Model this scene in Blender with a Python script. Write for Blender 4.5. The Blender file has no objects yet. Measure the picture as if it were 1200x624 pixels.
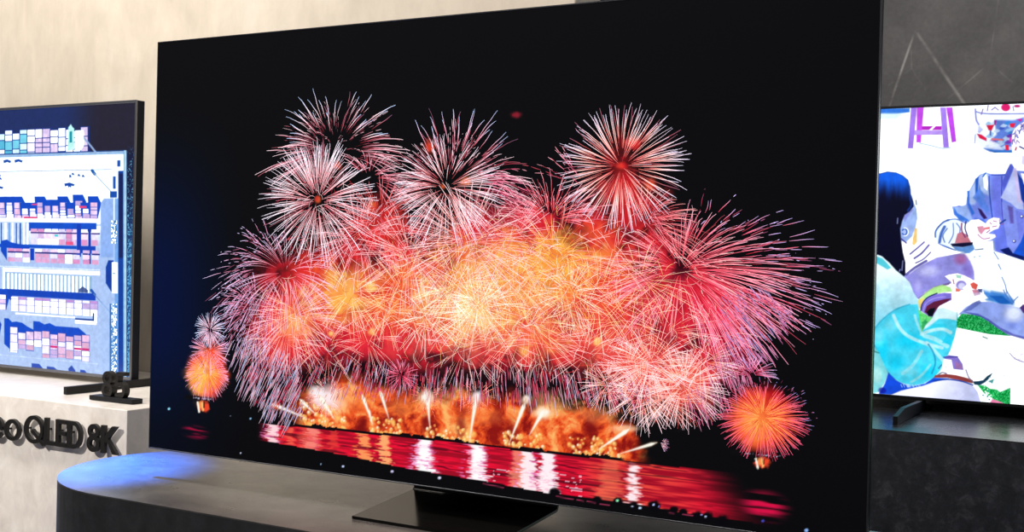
import bpy, bmesh, math, random
import numpy as np
from mathutils import Vector, Matrix

random.seed(7)
rng = np.random.default_rng(11)
col = bpy.context.scene.collection
scene = bpy.context.scene

# ------------------------------------------------------------------ camera
FOC, YAW, PIT, ROLL = 1407.83, 0.520543, 0.00838135, 0.0248664
CAM = np.array([1.46847688, -2.28775693, 0.532637526])
Fv = np.array([-math.sin(YAW) * math.cos(PIT), math.cos(YAW) * math.cos(PIT), -math.sin(PIT)])
R0 = np.cross(Fv, [0, 0, 1.0]); R0 /= np.linalg.norm(R0)
U0 = np.cross(R0, Fv)
Rv = R0 * math.cos(ROLL) + U0 * math.sin(ROLL)
Uv = -R0 * math.sin(ROLL) + U0 * math.cos(ROLL)

cd = bpy.data.cameras.new('camera')
cam = bpy.data.objects.new('camera', cd)
col.objects.link(cam)
cd.sensor_width = 36.0
cd.lens = FOC / 1200 * 36
cd.clip_start = 0.02
m = Matrix.Identity(4)
for i in range(3):
    m[i][0], m[i][1], m[i][2], m[i][3] = Rv[i], Uv[i], -Fv[i], CAM[i]
cam.matrix_world = m
scene.camera = cam


def hit(px, py, axis, val):
    """the point of the plane axis=val that photo pixel (px, py) looks at"""
    d = Fv + Rv * ((px - 600) / FOC) - Uv * ((py - 312) / FOC)
    return CAM + d * ((val - CAM[axis]) / d[axis])


def to_px(X, Y, Z):
    dx, dy, dz = X - CAM[0], Y - CAM[1], Z - CAM[2]
    z = dx * Fv[0] + dy * Fv[1] + dz * Fv[2]
    r = dx * Rv[0] + dy * Rv[1] + dz * Rv[2]
    u = dx * Uv[0] + dy * Uv[1] + dz * Uv[2]
    return 600 + FOC * r / z, 312 - FOC * u / z


# ------------------------------------------------------------------ helpers
def tag(o, label=None, cat=None, group=None, kind=None):
    if label: o['label'] = label
    if cat: o['category'] = cat
    if group: o['group'] = group
    if kind: o['kind'] = kind
    return o


def empty(name, loc):
    o = bpy.data.objects.new(name, None)
    col.objects.link(o)
    o.location = loc
    o.empty_display_size = 0.1
    return o


def link(name, bm, mat, parent=None, smooth=False, origin=None):
    """bm is in world coordinates"""
    me = bpy.data.meshes.new(name)
    bmesh.ops.recalc_face_normals(bm, faces=bm.faces)
    off = Vector(origin) if origin is not None else Vector((0, 0, 0))
    if parent is not None:
        off = Vector((0, 0, 0))
        q = parent
        while q is not None:
            off += q.location
            q = q.parent
    bmesh.ops.translate(bm, verts=bm.verts, vec=-off)
    bm.to_mesh(me); bm.free()
    if smooth:
        me.shade_smooth()
    o = bpy.data.objects.new(name, me)
    col.objects.link(o)
    if parent is not None: o.parent = parent
    elif origin is not None: o.location = origin
    me.materials.append(mat)
    return o


def box(bm, x0, x1, y0, y1, z0, z1, bev=0.0, seg=2):
    vs = [bm.verts.new(p) for p in ((x0, y0, z0), (x1, y0, z0), (x1, y1, z0), (x0, y1, z0),
                                    (x0, y0, z1), (x1, y0, z1), (x1, y1, z1), (x0, y1, z1))]
    fs = [bm.faces.new([vs[i] for i in f]) for f in
          ((3, 2, 1, 0), (4, 5, 6, 7), (0, 1, 5, 4), (1, 2, 6, 5), (2, 3, 7, 6), (3, 0, 4, 7))]
    if bev > 0:
        es = set()
        for f in fs: es.update(f.edges)
        bmesh.ops.bevel(bm, geom=list(es), offset=bev, segments=seg, affect='EDGES', profile=0.5)
    return bm


def prism(bm, pts, axis, a, b, bev=0.0):
    """extrude the closed 2-D outline pts along axis from a to b"""
    def P(u, v, w):
        return {'x': (w, u, v), 'y': (u, w, v), 'z': (u, v, w)}[axis]
    A = [bm.verts.new(P(u, v, a)) for u, v in pts]
    B = [bm.verts.new(P(u, v, b)) for u, v in pts]
    n = len(pts)
    fa = bm.faces.new(A); fb = bm.faces.new(list(reversed(B)))
    for i in range(n):
        bm.faces.new((A[i], B[i], B[(i + 1) % n], A[(i + 1) % n]))
    if bev > 0:
        es = set(fa.edges) | set(fb.edges)
        bmesh.ops.bevel(bm, geom=list(es), offset=bev, segments=2, affect='EDGES', profile=0.5)
    return bm


def strip_outline(path, w):
    """outline of a stroke of width w along an open 2-D path"""
    P = np.array(path, float)
    T = np.gradient(P, axis=0)
    T /= np.linalg.norm(T, axis=1)[:, None]
    N = np.stack([-T[:, 1], T[:, 0]], 1)
    L, Rr = P + N * w / 2, P - N * w / 2
    return L, Rr


def stroke3d(bm, path, w, y0, y1, closed=False):
    """a stroke in the XZ plane given thickness from y0 to y1"""
    P = np.array(path, float)
    n = len(P)
    if closed:
        T = np.roll(P, -1, 0) - np.roll(P, 1, 0)
    else:
        T = np.gradient(P, axis=0)
    T /= np.linalg.norm(T, axis=1)[:, None]
    N = np.stack([-T[:, 1], T[:, 0]], 1)
    L, Q = P + N * w / 2, P - N * w / 2
    rings = []
    for i in range(n):
        rings.append([bm.verts.new((L[i][0], y0, L[i][1])), bm.verts.new((Q[i][0], y0, Q[i][1])),
                      bm.verts.new((Q[i][0], y1, Q[i][1])), bm.verts.new((L[i][0], y1, L[i][1]))])
    rg = range(n) if closed else range(n - 1)
    for i in rg:
        a, b = rings[i], rings[(i + 1) % n]
        for k in range(4):
            bm.faces.new((a[k], a[(k + 1) % 4], b[(k + 1) % 4], b[k]))
    if not closed:
        bm.faces.new(rings[0]); bm.faces.new(list(reversed(rings[-1])))
    return bm


def ell(cx, cz, rx, rz, a0=0, a1=360, n=36):
    full = abs(a1 - a0) >= 360
    k = n if full else n + 1
    return [(cx + rx * math.cos(math.radians(a0 + (a1 - a0) * i / n)),
             cz + rz * math.sin(math.radians(a0 + (a1 - a0) * i / n))) for i in range(k)]


# ------------------------------------------------------------------ materials
def srgb(c):
    c = np.asarray(c, float)
    return np.where(c <= 0.04045, c / 12.92, ((np.maximum(c, 0) + 0.055) / 1.055) ** 2.4)


def C8(r, g, b):
    v = srgb(np.array([r, g, b]) / 255.0)
    return (float(v[0]), float(v[1]), float(v[2]), 1.0)


class NT:
    def __init__(s, name):
        s.m = bpy.data.materials.new(name)
        s.m.use_nodes = True
        s.t = s.m.node_tree
        s.b = s.t.nodes['Principled BSDF']

    def n(s, typ, **kw):
        o = s.t.nodes.new(typ)
        for k, v in kw.items():
            if k in o.inputs: o.inputs[k].default_value = v
            else: setattr(o, k, v)
        return o

    def l(s, a, b): s.t.links.new(a, b)

    def noise(s, scale, detail=5, rough=0.55, stretch=(1, 1, 1), dist=0.0, rot=(0, 0, 0)):
        tc = s.n('ShaderNodeTexCoord'); mp = s.n('ShaderNodeMapping')
        mp.inputs['Scale'].default_value = stretch
        mp.inputs['Rotation'].default_value = rot
        s.l(tc.outputs['Object'], mp.inputs['Vector'])
        nz = s.n('ShaderNodeTexNoise')
        nz.inputs['Scale'].default_value = scale
        nz.inputs['Detail'].default_value = detail
        nz.inputs['Roughness'].default_value = rough
        nz.inputs['Distortion'].default_value = dist
        s.l(mp.outputs['Vector'], nz.inputs['Vector'])
        return nz.outputs['Fac']

    def ramp(s, fac, stops):
        r = s.n('ShaderNodeValToRGB')
        e = r.color_ramp.elements
        while len(e) < len(stops): e.new(0.5)
        for i, (p, c) in enumerate(stops):
            e[i].position = p; e[i].color = c
        s.l(fac, r.inputs['Fac'])
        return r.outputs['Color']

    def mix(s, fac, a, b, mode='MIX'):
        x = s.n('ShaderNodeMix', data_type='RGBA', blend_type=mode)
        if isinstance(fac, (int, float)): x.inputs[0].default_value = fac
        else: s.l(fac, x.inputs[0])
        for i, v in ((6, a), (7, b)):
            if isinstance(v, tuple): x.inputs[i].default_value = v
            else: s.l(v, x.inputs[i])
        return x.outputs[2]

    def bump(s, fac, strength, dist=0.01):
        b = s.n('ShaderNodeBump')
        b.inputs['Strength'].default_value = strength
        b.inputs['Distance'].default_value = dist
        s.l(fac, b.inputs['Height']); s.l(b.outputs['Normal'], s.b.inputs['Normal'])

    def set(s, **kw):
        for k, v in kw.items(): s.b.inputs[k.replace('_', ' ')].default_value = v


W1 = (1, 1, 1, 1); K1 = (0, 0, 0, 1)


def veins(t, scale, width, stretch=(1, 1, 1), dist=0.6, rot=(0, 0, 0), gate=None):
    """thin bright veins: where a distorted noise crosses its middle"""
    f = t.noise(scale, 4, 0.5, stretch, dist, rot)
    s1 = t.n('ShaderNodeMath', operation='SUBTRACT'); t.l(f, s1.inputs[0]); s1.inputs[1].default_value = 0.5
    s2 = t.n('ShaderNodeMath', operation='ABSOLUTE'); t.l(s1.outputs[0], s2.inputs[0])
    v = t.ramp(s2.outputs[0], [(0.0, W1), (width, K1)])
    g = t.ramp(t.noise(gate or scale * 0.8, 3, 0.5, (1, 1, 1)), [(0.5, K1), (0.68, W1)])
    return t.mix(1.0, v, g, 'MULTIPLY')


def mat_plaster():
    t = NT('beige_plaster')
    c = t.ramp(t.noise(3.2, 6, 0.6, (1.0, 1.0, 0.6), 0.5), [(0.3, C8(192, 182, 166)), (0.52, C8(203, 193, 177)), (0.72, C8(213, 205, 191))])
    c2 = t.ramp(t.noise(14, 6, 0.65, (1, 1, 0.35), 0.3), [(0.35, (0.9, 0.9, 0.9, 1)), (0.65, (1.0, 1.0, 1.0, 1))])
    c = t.mix(1.0, c, c2, 'MULTIPLY')
    t.l(c, t.b.inputs['Base Color']); t.set(Roughness=0.75)
    t.bump(t.noise(40, 4, 0.6), 0.05)
    return t.m


def cracks(t, scale, width, rot, gate):
    """straight thin veins along the borders of stretched cells, broken up by noise"""
    tc = t.n('ShaderNodeTexCoord'); mp = t.n('ShaderNodeMapping')
    mp.inputs['Rotation'].default_value = rot; mp.inputs['Scale'].default_value = (1, 1, 0.55)
    t.l(tc.outputs['Object'], mp.inputs['Vector'])
    v = t.n('ShaderNodeTexVoronoi', feature='DISTANCE_TO_EDGE')
    v.inputs['Scale'].default_value = scale
    t.l(mp.outputs['Vector'], v.inputs['Vector'])
    c = t.ramp(v.outputs['Distance'], [(0.0, W1), (width, K1)])
    g = t.ramp(t.noise(gate, 5, 0.6), [(0.46, K1), (0.66, W1)])
    return t.mix(1.0, c, g, 'MULTIPLY')


def mat_grey_marble():
    t = NT('grey_marble_cladding')
    c = t.ramp(t.noise(4.5, 8, 0.66), [(0.3, C8(80, 79, 80)), (0.52, C8(96, 95, 96)), (0.75, C8(116, 114, 113))])
    c = t.mix(1.0, c, t.ramp(t.noise(60, 4, 0.6), [(0.3, (.86, .86, .86, 1)), (0.7, (1.1, 1.1, 1.1, 1))]), 'MULTIPLY')
    v = cracks(t, 1.5, 0.008, (0.2, 0.75, 0.3), 5.0)
    v2 = cracks(t, 3.6, 0.012, (0.5, 0.5, 0.1), 9.0)
    c = t.mix(t.mix(1.0, v, (0.75, 0.75, 0.75, 1), 'MULTIPLY'), c, C8(215, 212, 208))
    c = t.mix(t.mix(1.0, v2, (0.25, 0.25, 0.25, 1), 'MULTIPLY'), c, C8(200, 197, 193))
    t.l(c, t.b.inputs['Base Color']); t.set(Roughness=0.5)
    return t.m


def mat_light_stone():
    t = NT('pale_stone')
    c = t.ramp(t.noise(5, 7, 0.6, (1, 1, 0.7), 0.6), [(0.3, C8(206, 199, 192)), (0.5, C8(220, 214, 207)), (0.72, C8(232, 228, 223))])
    c = t.mix(1.0, c, t.ramp(t.noise(18, 6, 0.7, (1, 1, 0.6), 0.8), [(0.3, (.84, .84, .85, 1)), (0.7, (1.04, 1.04, 1.04, 1))]), 'MULTIPLY')
    v = veins(t, 4.5, 0.012, (1, 1, 0.8), 0.8, (0, 0.5, 0), 6)
    c = t.mix(t.mix(1.0, v, (0.4, 0.4, 0.4, 1), 'MULTIPLY'), c, C8(240, 236, 230))
    t.l(c, t.b.inputs['Base Color']); t.set(Roughness=0.3)
    return t.m


def mat_dark_stone(name, lo, mid, hi, rough, grain=9, ior=1.75):
    t = NT(name)
    c = t.ramp(t.noise(grain, 8, 0.68, (1, 1, 1), 0.5), [(0.34, lo), (0.52, mid), (0.74, hi)])
    f = t.ramp(t.noise(260, 2, 0.5), [(0.4, (0.85, 0.85, 0.85, 1)), (0.62, (1.12, 1.12, 1.12, 1))])
    c = t.mix(1.0, c, f, 'MULTIPLY')
    t.l(c, t.b.inputs['Base Color'])
    r = t.ramp(t.noise(6, 5, 0.6), [(0.3, (rough - .04,) * 3 + (1,)), (0.7, (rough + .05,) * 3 + (1,))])
    t.l(r, t.b.inputs['Roughness'])
    t.b.inputs['IOR'].default_value = ior
    t.bump(t.noise(300, 2, 0.5), 0.012, 0.001)
    return t.m


def mat_simple(name, c, rough=0.4, metal=0.0, ior=1.5, spec=0.5):
    t = NT(name)
    k = t.ramp(t.noise(180, 2, 0.5), [(0.3, tuple(x * 0.93 for x in c[:3]) + (1,)), (0.7, c)])
    t.l(k, t.b.inputs['Base Color'])
    t.set(Roughness=rough, Metallic=metal, IOR=ior)
    t.b.inputs['Specular IOR Level'].default_value = spec
    return t.m


def mat_screen(name, rough=0.12, spec=0.3):
    """a lit display: the picture is the emission, the glass in front is glossy black"""
    t = NT(name)
    a = t.n('ShaderNodeAttribute', attribute_name='picture')
    t.set(Roughness=rough)
    t.b.inputs['Base Color'].default_value = (0.004, 0.004, 0.004, 1)
    t.b.inputs['Specular IOR Level'].default_value = spec
    t.l(a.outputs['Color'], t.b.inputs['Emission Color'])
    t.b.inputs['Emission Strength'].default_value = 1.0
    t.m.cycles.emission_sampling = 'NONE'
    return t.m


M = dict(
    plaster=mat_plaster(), marble=mat_grey_marble(), pale=mat_light_stone(),
    dark_top=mat_dark_stone('dark_stone_top', C8(72, 70, 69), C8(90, 88, 87), C8(110, 107, 105), 0.30, 7),
    dark_side=mat_dark_stone('dark_stone_front', C8(38, 39, 44), C8(50, 52, 58), C8(74, 76, 81), 0.55, 14),
    black_stone=mat_dark_stone('black_stone', C8(28, 31, 38), C8(40, 43, 51), C8(72, 74, 82), 0.5, 26, 1.5),
    black_top=mat_dark_stone('black_stone_top', C8(30, 30, 33), C8(40, 40, 43), C8(54, 54, 56), 0.27, 9, ior=1.33),
    bezel=mat_simple('black_bezel', C8(8, 14, 26), 0.5, spec=0.15),
    steel=mat_simple('dark_steel_rim', C8(105, 106, 112), 0.3, 0.9),
    frame_grey=mat_simple('grey_metal_frame', C8(128, 130, 138), 0.32, 0.85),
    plate=mat_simple('polished_dark_plate', C8(34, 33, 32), 0.16, 0.6),
    plastic=mat_simple('black_plastic', C8(13, 14, 19), 0.5, spec=0.25),
    letter=mat_simple('black_acrylic', C8(10, 9, 9), 0.5),
    floor=mat_dark_stone('floor_tile', C8(92, 88, 84), C8(108, 104, 99), C8(124, 120, 114), 0.35, 3),
    edge=mat_simple('worn_stone_edge', C8(150, 146, 140), 0.4),
)


# ------------------------------------------------------------------ picture painting
_tab = rng.random((256, 256))


def vn(x, y):
    xi = np.floor(x).astype(int); yi = np.floor(y).astype(int)
    fx, fy = x - xi, y - yi
    fx = fx * fx * (3 - 2 * fx); fy = fy * fy * (3 - 2 * fy)
    a = _tab[xi & 255, yi & 255]; b = _tab[(xi + 1) & 255, yi & 255]
    c = _tab[xi & 255, (yi + 1) & 255]; d = _tab[(xi + 1) & 255, (yi + 1) & 255]
    return (a * (1 - fx) + b * fx) * (1 - fy) + (c * (1 - fx) + d * fx) * fy


def fbm(x, y, o=4, g=0.5):
    s = 0; a = 1; t = 0
    for i in range(o):
        s = s + a * vn(x * 2 ** i + 17.3 * i, y * 2 ** i + 9.1 * i); t += a; a *= g
    return s / t


def sm(a, b, x):
    t = np.clip((x - a) / (b - a), 0, 1)
    return t * t * (3 - 2 * t)


class Canvas:
    """the picture shown on one screen: a fine grid lying on the screen's plane, one colour per vertex.
    X, Z are the places of its vertices on the screen; (px, py) name the same spots as seen in the photograph."""

    def __init__(s, xs, zs, y):
        s.xs, s.zs, s.y = xs, zs, y
        s.X, s.Z = np.meshgrid(xs, zs)
        s.px, s.py = to_px(s.X, y, s.Z)
        s.rgb = np.zeros(s.X.shape + (3,))

    def over(s, c, a):
        c = np.asarray(c, float)
        if c.ndim == 1: c = c / 255.0
        s.rgb += (c - s.rgb) * a[..., None]

    def sub(s, x0, x1, y0, y1):
        mk = (s.px >= x0) & (s.px <= x1) & (s.qy >= y0) & (s.qy <= y1)
        if not mk.any(): return None
        r = np.where(mk.any(1))[0]; c = np.where(mk.any(0))[0]
        return slice(r[0], r[-1] + 1), slice(c[0], c[-1] + 1)

    qy = property(lambda s: s._qy if hasattr(s, '_qy') else s.py)

    def poly(s, pts, c, soft=0.7, alpha=1.0, smooth=False, mod=None, c2=None, grad=None):
        P = np.array(pts, float)
        if smooth: P = catmull(P)
        w = s.sub(P[:, 0].min() - 3 * soft - 1, P[:, 0].max() + 3 * soft + 1, P[:, 1].min() - 3 * soft - 1, P[:, 1].max() + 3 * soft + 1)
        if w is None: return
        x, y = s.px[w], s.qy[w]
        ins = np.zeros(x.shape, bool); d2 = np.full(x.shape, 1e9)
        n = len(P)
        for i in range(n):
            ax, ay = P[i]; bx, by = P[(i + 1) % n]
            if ay != by:
                cnd = ((ay > y) != (by > y)) & (x < (bx - ax) * (y - ay) / (by - ay) + ax)
                ins ^= cnd
            ex, ey = bx - ax, by - ay
            L = ex * ex + ey * ey + 1e-9
            t = np.clip(((x - ax) * ex + (y - ay) * ey) / L, 0, 1)
            d2 = np.minimum(d2, (x - ax - t * ex) ** 2 + (y - ay - t * ey) ** 2)
        d = np.sqrt(d2) * np.where(ins, 1, -1)
        a = sm(-soft, soft, d) * alpha
        if mod is not None: a = a * mod(x, y)
        col_ = np.asarray(c, float)
        if c2 is not None:
            k = np.clip(((x - grad[0]) * (grad[2] - grad[0]) + (y - grad[1]) * (grad[3] - grad[1])) /
                        ((grad[2] - grad[0]) ** 2 + (grad[3] - grad[1]) ** 2), 0, 1)[..., None]
            cc = (col_ * (1 - k) + np.asarray(c2, float) * k) / 255.0
        else:
            cc = col_ / 255.0
        s.rgb[w] += (cc - s.rgb[w]) * a[..., None]

    def line(s, pts, width, c, soft=0.6, alpha=1.0, smooth=True, taper=False):
        P = np.array(pts, float)
        if smooth and len(P) > 2: P = catmull(P, closed=False)
        m_ = width + 2 * soft + 1
        w = s.sub(P[:, 0].min() - m_, P[:, 0].max() + m_, P[:, 1].min() - m_, P[:, 1].max() + m_)
        if w is None: return
        x, y = s.px[w], s.qy[w]
        best = np.full(x.shape, -1e9)
        n = len(P)
        for i in range(n - 1):
            ax, ay = P[i]; bx, by = P[i + 1]
            ex, ey = bx - ax, by - ay
            L = ex * ex + ey * ey + 1e-9
            t = np.clip(((x - ax) * ex + (y - ay) * ey) / L, 0, 1)
            dist = np.hypot(x - ax - t * ex, y - ay - t * ey)
            ww = width / 2 * ((1 - 0.8 * (i + t) / (n - 1)) if taper else 1)
            best = np.maximum(best, ww - dist)
        a = sm(-soft, soft, best) * alpha
        s.rgb[w] += (np.asarray(c, float) / 255.0 - s.rgb[w]) * a[..., None]

    def rect(s, x0, y0, x1, y1, c, soft=0.45, alpha=1.0):
        w = s.sub(x0 - 2, x1 + 2, y0 - 2, y1 + 2)
        if w is None: return
        x, y = s.px[w], s.qy[w]
        a = sm(-soft, soft, x - x0) * sm(-soft, soft, x1 - x) * sm(-soft, soft, y - y0) * sm(-soft, soft, y1 - y) * alpha
        s.rgb[w] += (np.asarray(c, float) / 255.0 - s.rgb[w]) * a[..., None]

    def blob(s, cx, cy, rx, ry, c, alpha=1.0, hard=0.5, ns=0.0, nf=0.08):
        w = s.sub(cx - rx * 1.7, cx + rx * 1.7, cy - ry * 1.7, cy + ry * 1.7)
        if w is None: return
        x, y = s.px[w], s.qy[w]
        r = np.hypot((x - cx) / rx, (y - cy) / ry)
        if ns: r = r + ns * (fbm(x * nf + cx, y * nf + cy, 4) - 0.5) * 2
        a = (1 - sm(hard, 1.25, r)) * alpha
        s.rgb[w] += (np.asarray(c, float) / 255.0 - s.rgb[w]) * a[..., None]

    def arrays(s, gain=None):
        ny, nx = s.X.shape
        V = np.stack([s.X, np.full_like(s.X, s.y), s.Z], -1).reshape(-1, 3)
        i = np.arange(ny * nx).reshape(ny, nx)
        F = np.stack([i[:-1, :-1], i[:-1, 1:], i[1:, 1:], i[1:, :-1]], -1).reshape(-1, 4)
        Cc = srgb(np.clip(s.rgb, 0, 1))
        if gain is not None: Cc = gain(Cc)
        return V, F, Cc.reshape(-1, 3)


def catmull(P, k=6, closed=True):
    n = len(P); out = []
    rg = range(n) if closed else range(n - 1)
    for i in rg:
        if closed: p0, p1, p2, p3 = P[i - 1], P[i], P[(i + 1) % n], P[(i + 2) % n]
        else: p0, p1, p2, p3 = P[max(i - 1, 0)], P[i], P[i + 1], P[min(i + 2, n - 1)]
        for j in range(k):
            t = j / k
            out.append(0.5 * (2 * p1 + (p2 - p0) * t + (2 * p0 - 5 * p1 + 4 * p2 - p3) * t * t + (3 * p1 - p0 - 3 * p2 + p3) * t ** 3))
    if not closed: out.append(P[-1])
    return np.array(out)


def quad_mesh(name, V, F, Cc, mat, parent):
    off = np.array(parent.location)
    V = V - off
    me = bpy.data.meshes.new(name)
    nv, nf = len(V), len(F)
    me.vertices.add(nv); me.vertices.foreach_set('co', V.astype(np.float32).ravel())
    me.loops.add(nf * 4); me.loops.foreach_set('vertex_index', F.astype(np.int32).ravel())
    me.polygons.add(nf)
    me.polygons.foreach_set('loop_start', np.arange(0, nf * 4, 4, dtype=np.int32))
    me.update(calc_edges=True)
    at = me.attributes.new('picture', 'FLOAT_COLOR', 'POINT')
    at.data.foreach_set('color', np.concatenate([Cc, np.ones((nv, 1))], 1).astype(np.float32).ravel())
    o = bpy.data.objects.new(name, me)
    col.objects.link(o); o.parent = parent
    me.materials.append(mat)
    return o


# ------------------------------------------------------------------ picture of the main screen: fireworks
def main_picture():
    X0, X1 = -TVW / 2 + .0023, TVW / 2 - .0023
    Z0, Z1 = .0021, TVH - .0021
    cv = Canvas(np.linspace(X0, X1, 860), np.linspace(Z0, Z1, 500), -0.0001)
    px, py = cv.px, cv.py
    # night sky nearly black; blue reflection on the glass painted in at the left
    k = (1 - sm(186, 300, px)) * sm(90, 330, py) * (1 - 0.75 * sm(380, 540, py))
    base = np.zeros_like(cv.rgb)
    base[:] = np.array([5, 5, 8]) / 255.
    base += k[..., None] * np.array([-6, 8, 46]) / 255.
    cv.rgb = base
    n1 = fbm(cv.X * 14, cv.Z * 14, 5)
    n2 = fbm(cv.X * 40 + 5, cv.Z * 40, 4)
    n3 = fbm(cv.X * 7 + 3, cv.Z * 7 + 8, 4)

    def wob(lo, hi, n=n1): return lambda x, y: sm(lo, hi, fbm(x * .05, y * .05, 4))
    # red haze behind the bursts
    hull = [(292, 345), (315, 315), (345, 300), (385, 300), (410, 262), (432, 238), (470, 262), (520, 268), (560, 250), (590, 262), (625, 236), (680, 240), (722, 262),
            (760, 262), (800, 300), (850, 330), (872, 400), (850, 450), (806, 470), (742, 450), (690, 436), (600, 440), (520, 436), (440, 424), (380, 420), (330, 432), (296, 400)]
    cv.poly(hull, (60, 4, 20), 34, .9, True)
    cv.poly(hull, (222, 34, 50), 16, 0.9, True, lambda x, y: sm(.36, .60, fbm(x * .05, y * .05, 5)))
    for b in [(728, 205, 24, 50, (215, 30, 36), .5), (740, 240, 46, 42, (235, 45, 45), .8), (600, 262, 60, 26, (225, 40, 60), .6), (800, 370, 62, 62, (215, 30, 60), .75),
              (372, 320, 56, 40, (232, 48, 40), .8), (446, 268, 34, 40, (225, 45, 40), .8), (330, 390, 44, 40, (240, 60, 60), .8), (420, 395, 60, 34, (235, 40, 60), .8),
              (860, 400, 30, 50, (150, 10, 50), .7)]:
        cv.blob(*b[:4], b[4], b[5], .2, .5, .07)
    for b in [(410, 345, 62, 44, (250, 120, 52), .9), (350, 372, 38, 34, (252, 120, 70), .8), (470, 350, 60, 50, (248, 95, 50), .85), (560, 330, 110, 66, (252, 112, 66), .9),
              (655, 318, 76, 46, (250, 130, 62), .9), (700, 320, 60, 50, (245, 80, 50), .7), (640, 390, 90, 40, (250, 90, 78), .8), (540, 400, 80, 34, (248, 96, 84), .75),
              (745, 420, 60, 50, (244, 90, 80), .75), (800, 452, 50, 42, (246, 110, 90), .7), (690, 378, 60, 50, (248, 86, 70), .7), (745, 350, 50, 40, (235, 60, 50), .6)]:
        cv.blob(*b[:4], b[4], b[5], .15, .55, .07)
    for b in [(644, 308, 66, 40, (253, 178, 62), 1), (590, 325, 50, 30, (253, 170, 70), .8), (560, 385, 60, 26, (253, 160, 90), .7), (470, 345, 30, 40, (250, 110, 45), .8), (640, 400, 60, 24, (250, 120, 70), .6), (720, 330, 40, 40, (248, 80, 45), .7), (700, 270, 34, 16, (250, 90, 50), .7), (575, 318, 46, 30, (252, 178, 80), .8), (404, 348, 36, 38, (254, 184, 84), .95), (345, 376, 24, 22, (253, 178, 110), .7),
              (550, 350, 44, 40, (254, 200, 110), .9), (600, 352, 50, 34, (252, 160, 92), .7), (546, 360, 22, 26, (255, 240, 180), .8), (556, 372, 30, 18, (255, 226, 150), .7),
              (500, 352, 30, 26, (253, 170, 96), .7), (700, 300, 26, 18, (250, 150, 60), .5), (548, 292, 20, 16, (252, 150, 70), .8), (596, 282, 10, 18, (252, 160, 70), .8)]:
        cv.blob(*b[:4], b[4], b[5], .1, .6, .09)
    for b in [(435, 337, 8, 8, (255, 225, 130)), (355, 343, 8, 9, (254, 190, 110)), (435, 389, 6, 6, (255, 215, 120)), (388, 391, 5, 5, (255, 210, 120)), (700, 400, 6, 6, (255, 220, 120)),
              (614, 412, 7, 8, (254, 190, 100)), (605, 135, 7, 5, (150, 30, 50)), (503, 172, 8, 12, (235, 70, 35)), (546, 213, 8, 7, (240, 110, 40)), (519, 219, 5, 4, (235, 90, 40)),
              (742, 168, 12, 8, (235, 50, 30)), (762, 216, 8, 9, (235, 80, 50)), (372, 234, 5, 5, (230, 90, 50)), (436, 244, 8, 10, (240, 110, 50)), (378, 276, 5, 7, (235, 80, 50)),
              (396, 194, 6, 5, (220, 80, 40)), (728, 194, 7, 5, (240, 60, 50)), (590, 300, 10, 12, (253, 180, 80))]:
        cv.blob(*b[:4], b[4], .9, .2, .4, .15)
    hz = fbm(px * .09, py * .09, 5, .65); lum = cv.rgb.max(-1) > .3
    cv.blob(600, 335, 150, 60, (252, 130, 56), .35, .2, .4, .06); cv.over((206, 14, 36), lum * sm(.54, .66, hz) * .38 * (1 - .6 * sm(.45, .7, cv.rgb[..., 1]))); cv.over((255, 206, 120), lum * sm(.40, .30, hz) * .35 * (cv.rgb[..., 1] > .3))
    # two small columns at the sides
    cv.blob(243, 437, 23, 29, (250, 70, 40), 1, .8, .2, .1); cv.blob(238, 440, 20, 28, (254, 150, 60), .95, .4, .4, .08); cv.blob(232, 448, 12, 20, (255, 205, 90), .85, .3, .4, .1)
    cv.blob(893, 490, 36, 38, (200, 20, 30), .9, .7, .25, .08); cv.blob(886, 494, 30, 36, (250, 90, 45), .95, .4, .3, .08); cv.blob(884, 498, 20, 24, (253, 165, 75), .8, .2, .4, .1)
    streaks_on = []

    # ---- band of fire along the shore
    def shore(x): return np.interp(x, [150, 318, 430, 520, 620, 730, 850, 1030], [480, 497, 508, 517, 529, 540, 553, 575])
    sh = shore(px)
    top = np.interp(px, [312, 330, 352, 372, 400, 440, 480, 520, 560, 600, 640, 690, 720, 745, 762], [30, 44, 44, 50, 66, 62, 58, 62, 64, 66, 66, 64, 58, 44, 12])
    n_h = fbm(px * .05, py * .05, 6, .6); wx = (fbm(px * .03 + 4, py * .03, 3) - .5) * 26; wy = (fbm(px * .03 + 44, py * .03 + 9, 3) - .5) * 26; n_d = fbm((px + wx) * .055 + 9, (py + wy) * .05, 6, .68)
    hgt = (sh - py) + (n_h - .5) * 34
    inb = sm(325, 362, px + (n_h - .5) * 30) * (1 - sm(738, 768, px + (n_h - .5) * 30 + (540 - py) * .15))
    a = (1 - sm(top - 18, top + 4, hgt)) * (py < sh) * inb
    t = np.clip((n_d - .5) * 2.5 + .44 + .10 * np.sin(px * .05), 0, 1)[..., None]
    dark, orng, gold = np.array([140, 18, 14]) / 255., np.array([240, 88, 34]) / 255., np.array([254, 182, 104]) / 255.
    fire = np.where(t < .5, dark + (orng - dark) * t * 2, orng + (gold - orng) * (t - .5) * 2)
    cv.over(fire, a)
    for (x, y, r, r2) in [(598, 510, 12, 18), (692, 505, 9, 16), (540, 498, 7, 16), (425, 500, 8, 14), (500, 498, 8, 12), (330, 520, 2, 2)]:
        cv.blob(x, y, r, r2, (120, 14, 14), .8, .2, .4, .1)
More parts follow.
